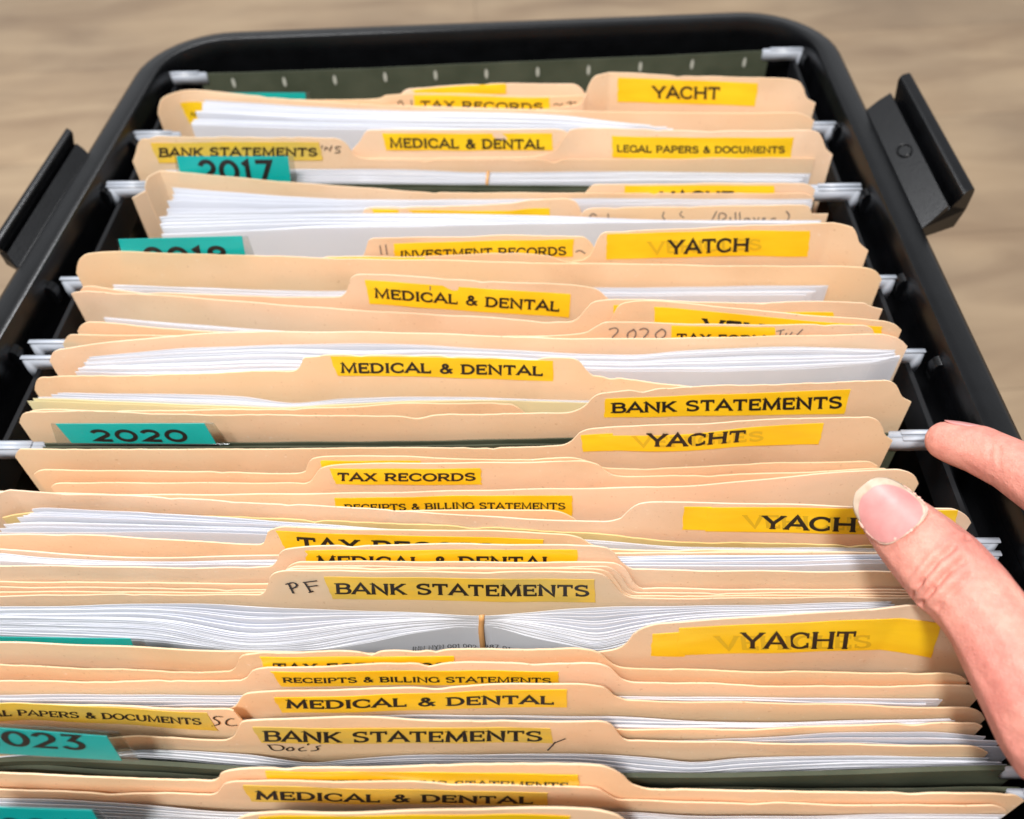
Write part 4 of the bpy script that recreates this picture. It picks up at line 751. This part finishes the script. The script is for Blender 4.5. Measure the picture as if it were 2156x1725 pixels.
# print on the front statement of the banded bundle
Sx = Sheet.__new__(Sheet); Sx.Y = SH['prb.f'].Y
T = Lettering(quad_map(Sx, [(870, 1357), (1003, 1352), (1004, 1362), (870, 1368)], .0006)[2]); w, h, fm = quad_map(Sx, [(868, 1359), (1003, 1355), (1004, 1364), (868, 1368)], .0004)
T = Lettering(fm); T.text('INN NYN 001 002', w, h, .13, False, .2)
w, h, T.map = quad_map(Sx, [(1019, 1355), (1076, 1360), (1076, 1369), (1019, 1364)], .0004); T.text('287 01', w, h, .13, False, .2)
fr = [o for o in COL.objects if o.name.startswith('paper_sheet') and o.get('label', '').startswith('white paper sheet in the rubber')][-1]
fr['label'] = 'foremost printed statement of the banded bundle, its line of small type showing'; del fr['group']
T.build('lettering', MAT['ink'], fr)

# ------------------------------------------------------------------ the hand (one continuous skin, nails as parts)
def D3(px, py, dep): return Vector(at_depth((px, py), dep))
th = [(D3(1884, 1096, .2330), .0084), (D3(1910, 1122, .2305), .0094), (D3(1950, 1161, .2255), .0103), (D3(1992, 1201, .2212), .0108), (D3(2047, 1258, .2165), .0105), (D3(2098, 1328, .2115), .0106), (D3(2160, 1428, .2060), .0118), (D3(2240, 1545, .1995), .0138)]
ix = [(D3(1990, 928, .2790), .0062), (D3(2012, 934, .2770), .0070), (D3(2062, 948, .2720), .0078), (D3(2130, 980, .2640), .0082), (D3(2250, 1060, .2500), .0092), (D3(2330, 1110, .2420), .0094)]
imcp = D3(2560, 1290, .2080); wrist = D3(2900, 1800, .165); tmcp = th[-1][0]
print('hand lengths mm', [round((a - b).length * 1000) for a, b in ((th[0][0], th[3][0]), (th[3][0], tmcp), (ix[0][0], ix[2][0]), (ix[2][0], ix[4][0]), (ix[4][0], imcp), (imcp, wrist), (tmcp, wrist), (tmcp, imcp))])
balls = []
def chain(lst):
    for (a, ra), (b, rb) in zip(lst[:-1], lst[1:]):
        L_ = (b - a).length; m = max(2, int(L_ / .0009))
        for i in range(m + 1): t = i / m; balls.append((a.lerp(b, t), ra + (rb - ra) * t))
chain(th); chain(ix)
chain([(ix[-1][0], .0094), (imcp, .0120)])
ax = (wrist - imcp).normalized(); side = (imcp - tmcp); side = (side - ax * side.dot(ax)).normalized(); nrm = ax.cross(side)
mc = [imcp + side * .019 * i - ax * (.0, .003, -.002, -.010)[i] for i in range(4)]
wr = [wrist + side * .011 * (i - 1.0) for i in range(4)]
for i in range(4): chain([(mc[i], .0118), (mc[i].lerp(wr[i], .5), .0135), (wr[i], .0135)])
chain([(tmcp, .0128), (tmcp.lerp(wrist, .5), .0165), (wrist - side * .006, .0165)])
for t in (.15, .35, .55, .75): chain([(tmcp.lerp(wrist, t), .0125), (imcp.lerp(wrist, t), .0115)])
chain([(wrist, .019), (wrist + ax * .07, .024)]); chain([(wrist + side * .016, .017), (wrist + side * .018 + ax * .07, .022)])
palm_dir = ((tmcp - imcp).cross(ax)).normalized()
fdir = (ix[-1][0] - imcp).normalized()
if palm_dir.dot(Vector((-.3, .2, -1))) < 0: palm_dir = -palm_dir
for i, Ls in ((1, (.043, .027, .02)), (2, (.040, .026, .02)), (3, (.032, .02, .018))):
    p = mc[i]; d = (fdir + palm_dir * .15 * i).normalized(); c = [(p, .0108)]
    for k, l in enumerate(Ls):
        p = p + d * l; c.append((p, (.0092, .0084, .0070)[k])); d = (d + palm_dir * (1.0, .9, .5)[k] - fdir * (.2, .5, .3)[k]).normalized()
    chain(c)
bm = bmesh.new()
seed = bmesh.new(); bmesh.ops.create_icosphere(seed, subdivisions=2, radius=1); sv = [v.co.copy() for v in seed.verts]; sf = [[v.index for v in f.verts] for f in seed.faces]; seed.free()
vs = []; fs = []
for c, r in balls:
    b0 = len(vs); vs += [c + v * r for v in sv]; fs += [[i + b0 for i in f] for f in sf]
tmp = mesh_obj('tmp', vs, fs, None)
rm = tmp.modifiers.new('r', 'REMESH'); rm.mode = 'VOXEL'; rm.voxel_size = .00065
sm = tmp.modifiers.new('s', 'SMOOTH'); sm.factor = .5; sm.iterations = 14
dg = bpy.context.evaluated_depsgraph_get(); me = bpy.data.meshes.new_from_object(tmp.evaluated_get(dg)); bpy.data.objects.remove(tmp)
co = np.array([v.co[:] for v in me.vertices])
bvh = BVHTree.FromPolygons([v.co for v in me.vertices], [p.vertices[:] for p in me.polygons])
nor = np.array([v.normal[:] for v in me.vertices])
def on_skin(p):
    d = Vector(ray(p)).normalized(); h = bvh.ray_cast(Vector(CC), d)
    return h[0]
def crease(px, depth, sig):
    pts = [on_skin(p) for p in px]; pts = [p for p in pts if p]
    seg = []
    for a, b in zip(pts[:-1], pts[1:]):
        m = max(2, int((b - a).length / .0003)); seg += [a.lerp(b, i / m) for i in range(m)]
    if not seg: return
    Sg = np.array([s[:] for s in seg]); n = len(Sg); near = np.linalg.norm(co - Sg.mean(0), axis=1) < .03; idx = np.where(near)[0]
    dd = np.linalg.norm(co[idx][:, None] - Sg[None], axis=2); k = dd.argmin(1); dm = dd.min(1); fade = np.sin(np.pi * np.clip((k + n * .12) / (n * 1.24), 0, 1)) ** .6
    co[idx] -= nor[idx] * (depth * np.exp(-(dm / sig) ** 2) * fade)[:, None]; co[idx] += nor[idx] * (.35 * depth * np.exp(-((dm - 2.2 * sig) / (1.3 * sig)) ** 2) * fade)[:, None]
crease([(1922, 1258), (1940, 1226), (1966, 1188), (2002, 1156), (2040, 1132)], .0015, .0007)
crease([(1940, 1272), (1962, 1242), (1992, 1208), (2034, 1176), (2082, 1146)], .0017, .0007)
crease([(1905, 1222), (1925, 1196), (1950, 1172)], .0004, .0006)
crease([(1975, 1278), (2006, 1246), (2050, 1210)], .0009, .0007)
crease([(2080, 900), (2088, 930), (2084, 965)], .0004, .0007)
crease([(2096, 925), (2104, 950), (2104, 985)], .0003, .0006)
r = np.random.RandomState(5)
me.vertices.foreach_set('co', co.astype(np.float32).ravel()); me.update()
for p in me.polygons: p.use_smooth = True
ms = bpy.data.materials.new('skin'); ms.use_nodes = True; nt, b = nodes_of(ms); N = nt.nodes.new; LK = nt.links.new
tc = N('ShaderNodeTexCoord')
def ramp(scale, lo, hi, c0, c1, detail=5):
    n = N('ShaderNodeTexNoise'); n.inputs['Scale'].default_value = scale; n.inputs['Detail'].default_value = detail; LK(tc.outputs['Object'], n.inputs['Vector'])
    c = N('ShaderNodeValToRGB'); c.color_ramp.elements[0].position = lo; c.color_ramp.elements[0].color = (*c0, 1); c.color_ramp.elements[1].position = hi; c.color_ramp.elements[1].color = (*c1, 1); LK(n.outputs[0], c.inputs[0]); return c.outputs[0]
k1 = ramp(55, .36, .64, (.585, .225, .185), (.68, .305, .245)); k2 = ramp(150, .38, .62, (.95, .89, .88), (1.03, 1.04, 1.03)); k3 = ramp(620, .40, .62, (.94, .92, .91), (1.03, 1.03, 1.03), 2)
x1 = N('ShaderNodeMixRGB'); x1.blend_type = 'MULTIPLY'; x1.inputs[0].default_value = 1; LK(k1, x1.inputs[1]); LK(k2, x1.inputs[2])
x2 = N('ShaderNodeMixRGB'); x2.blend_type = 'MULTIPLY'; x2.inputs[0].default_value = 1; LK(x1.outputs[0], x2.inputs[1]); LK(k3, x2.inputs[2]); LK(x2.outputs[0], b.inputs['Base Color'])
b.inputs['Roughness'].default_value = .56; b.inputs['Specular IOR Level'].default_value = .4; b.inputs['Subsurface Weight'].default_value = .15; b.inputs['Subsurface Radius'].default_value = (1.0, .35, .2); b.inputs['Subsurface Scale'].default_value = .0012
vo = N('ShaderNodeTexVoronoi'); vo.inputs['Scale'].default_value = 1100; vo.feature = 'DISTANCE_TO_EDGE'; LK(tc.outputs['Object'], vo.inputs['Vector'])
bp = N('ShaderNodeBump'); bp.inputs['Strength'].default_value = .45; bp.inputs['Distance'].default_value = .0004; LK(vo.outputs['Distance'], bp.inputs['Height'])
n3 = N('ShaderNodeTexNoise'); n3.inputs['Scale'].default_value = 330; n3.inputs['Detail'].default_value = 6; LK(tc.outputs['Object'], n3.inputs['Vector'])
b2 = N('ShaderNodeBump'); b2.inputs['Strength'].default_value = .4; b2.inputs['Distance'].default_value = .0008; LK(n3.outputs[0], b2.inputs['Height']); LK(bp.outputs[0], b2.inputs['Normal']); LK(b2.outputs[0], b.inputs['Normal'])
me.materials.clear(); me.materials.append(ms)
hand = bpy.data.objects.new('person', me); COL.objects.link(hand)
tag(hand, 'right hand reaching in, thumb on a YACHT tab and index finger at the rail', 'person')
# nails: a curved plate laid on the skin, free edge reaching past the tip
def nail(name, cut, tip, wpx, dep_out, free):
    """cut, tip: picture points of the cuticle middle and the free edge middle"""
    a0 = on_skin(cut); t0 = on_skin(((cut[0] + tip[0]) / 2, (cut[1] + tip[1]) / 2)); view = -Vector(ray(cut)).normalized()
    ax_ = (th[0][0] - th[1][0]).normalized() if name == 'thumb' else (ix[0][0] - ix[1][0]).normalized()
    n_ = (view - ax_ * view.dot(ax_)).normalized(); bs = ax_.cross(n_).normalized()
    return a0, ax_, n_, bs
mn = noise_col(principled('nail', (.78, .47, .42), .38), 160, (.50, .20, .195), (.59, .27, .255)); mt = noise_col(principled('nail_edge', (.5, .4, .3), .42), 260, (.44, .33, .24), (.60, .48, .38))
tipc, r0 = th[0]; a_, axv = th[1][0], (th[0][0] - th[2][0]).normalized()
view = (Vector(CC) - th[0][0]).normalized(); nv = (view - axv * view.dot(axv)).normalized(); nv = (nv + axv.cross(nv) * .10).normalized(); bv = axv.cross(nv).normalized()
def nail_pt(s, t, lift):
    u = (s + .0085) / .0172                               # 0 cuticle, 1 free edge
    w = .0084
    if u < .42: w *= math.sqrt(max(0., 1 - ((.42 - u) / .43) ** 2)) * .35 + .65 * math.sqrt(max(0., 1 - max(0, (.2 - u) / .205) ** 2))
    if u > .55: w *= math.sqrt(max(.0, 1 - ((u - .55) / .47) ** 2)) * .75 + .25 * math.sqrt(max(0., 1 - max(0, (u - .8) / .205) ** 2))
    a = t * w / .0098; rad = .0098 + lift - .0016 * max(0, u - .45) + .00012 * math.sin(t * 9 + 1) * (1 - u)
    return tipc + axv * s + (nv * math.cos(a) + bv * math.sin(a)) * rad
def plate(name, s0, s1, lift, mat, parent, thick, ns=22, nt_=22):
    v = []; f = []
    for i in range(ns + 1):
        for j in range(nt_ + 1): v.append(nail_pt(s0 + (s1 - s0) * (1 - math.cos(math.pi * i / ns)) / 2, -1 + 2 * j / nt_, lift))
    for i in range(ns):
        for j in range(nt_): k = i * (nt_ + 1) + j; f.append((k, k + 1, k + nt_ + 2, k + nt_ + 1))
    o = mesh_obj(name, v, f, mat, parent); so = o.modifiers.new('s', 'SOLIDIFY'); so.thickness = thick; so.offset = 0
    return o
nl = plate('fingernail', -.0085, .0086, .0000, mt, hand, .0005, 30)
def bed_pt(s, t):
    u = (s + .0086) / .0150; w = .0074
    w *= math.sqrt(max(0., 1 - max(0., (.40 - u) / .41) ** 2)) * math.sqrt(max(0., 1 - max(0., (u - .52) / .49) ** 2) ) if 0 <= u <= 1 else 0
    a = t * w / .0098 - .05; q_ = (s + .0085) / .0172; rad = .0098 + .00055 - .0016 * max(0, q_ - .45)
    return tipc + axv * s + (nv * math.cos(a) + bv * math.sin(a)) * rad
v = []; f = []; n_ = 28
for i in range(n_ + 1):
    for j in range(n_ + 1): v.append(bed_pt(-.0085 + .0148 * (1 - math.cos(math.pi * i / n_)) / 2, -1 + 2 * j / n_))
for i in range(n_):
    for j in range(n_): k = i * (n_ + 1) + j; f.append((k, k + 1, k + n_ + 2, k + n_ + 1))
mesh_obj('nail_bed', v, f, mn, nl)
# dry skin along the nail fold
r = random.Random(3); ring_ = []
for i in range(61):
    k = i / 60; side = 1 - 2 * k
    if k < .28: s_ = .003 - (k / .28) * .0085; p = nail_pt(s_, .99, .0003)
    elif k > .72: s_ = .003 - ((1 - k) / .28) * .0085; p = nail_pt(s_, -.99, .0003)
    else: tt = 1 - 2 * (k - .28) / .44; s_ = -.0055 - .0032 * math.sqrt(max(0, 1 - tt * tt)); p = nail_pt(max(s_, -.00845), tt * .97, .0003) - axv * max(0, -.00845 - s_)
    ring_.append(p)
v = []; f = []
for i, p in enumerate(ring_):
    d = (ring_[min(60, i + 1)] - ring_[max(0, i - 1)]).normalized(); o1 = (p - tipc - axv * (p - tipc).dot(axv)).normalized(); o2 = d.cross(o1); R_ = .00024 * (.1 + r.random() ** 2 * 1.9)
    for j in range(6): a = j * math.pi / 3; v.append(p + (o1 * math.cos(a) * .7 + o2 * math.sin(a) * 1.3) * R_)
for i in range(60):
    for j in range(6): f.append((i * 6 + j, i * 6 + (j + 1) % 6, (i + 1) * 6 + (j + 1) % 6, (i + 1) * 6 + j))
mesh_obj('cuticle', v, f, principled('dry_skin', (.70, .42, .35), .7), hand)
# the index fingernail, facing away from the lens
tipc, axv = ix[1][0], (ix[0][0] - ix[2][0]).normalized(); nv = Vector((.02, .96, .28)); nv = (nv - axv * nv.dot(axv)).normalized(); bv = axv.cross(nv).normalized()
v = []; f = []
for i in range(19):
    for j in range(13):
        u = i / 18; w = .0058 * math.sqrt(max(0., 1 - max(0., (.4 - u) / .42) ** 2)) * math.sqrt(max(0., 1 - max(0., (u - .6) / .42) ** 2)); a = (-1 + j / 6) * w / .0072
        v.append(tipc + axv * (-.006 + .0112 * u) + (nv * math.cos(a) + bv * math.sin(a)) * (.0071 - .0012 * u * u))
for i in range(18):
    for j in range(12): k = i * 13 + j; f.append((k, k + 1, k + 14, k + 13))
o = mesh_obj('fingernail', v, f, mn, hand); so = o.modifiers.new('s', 'SOLIDIFY'); so.thickness = .0005; so.offset = 0
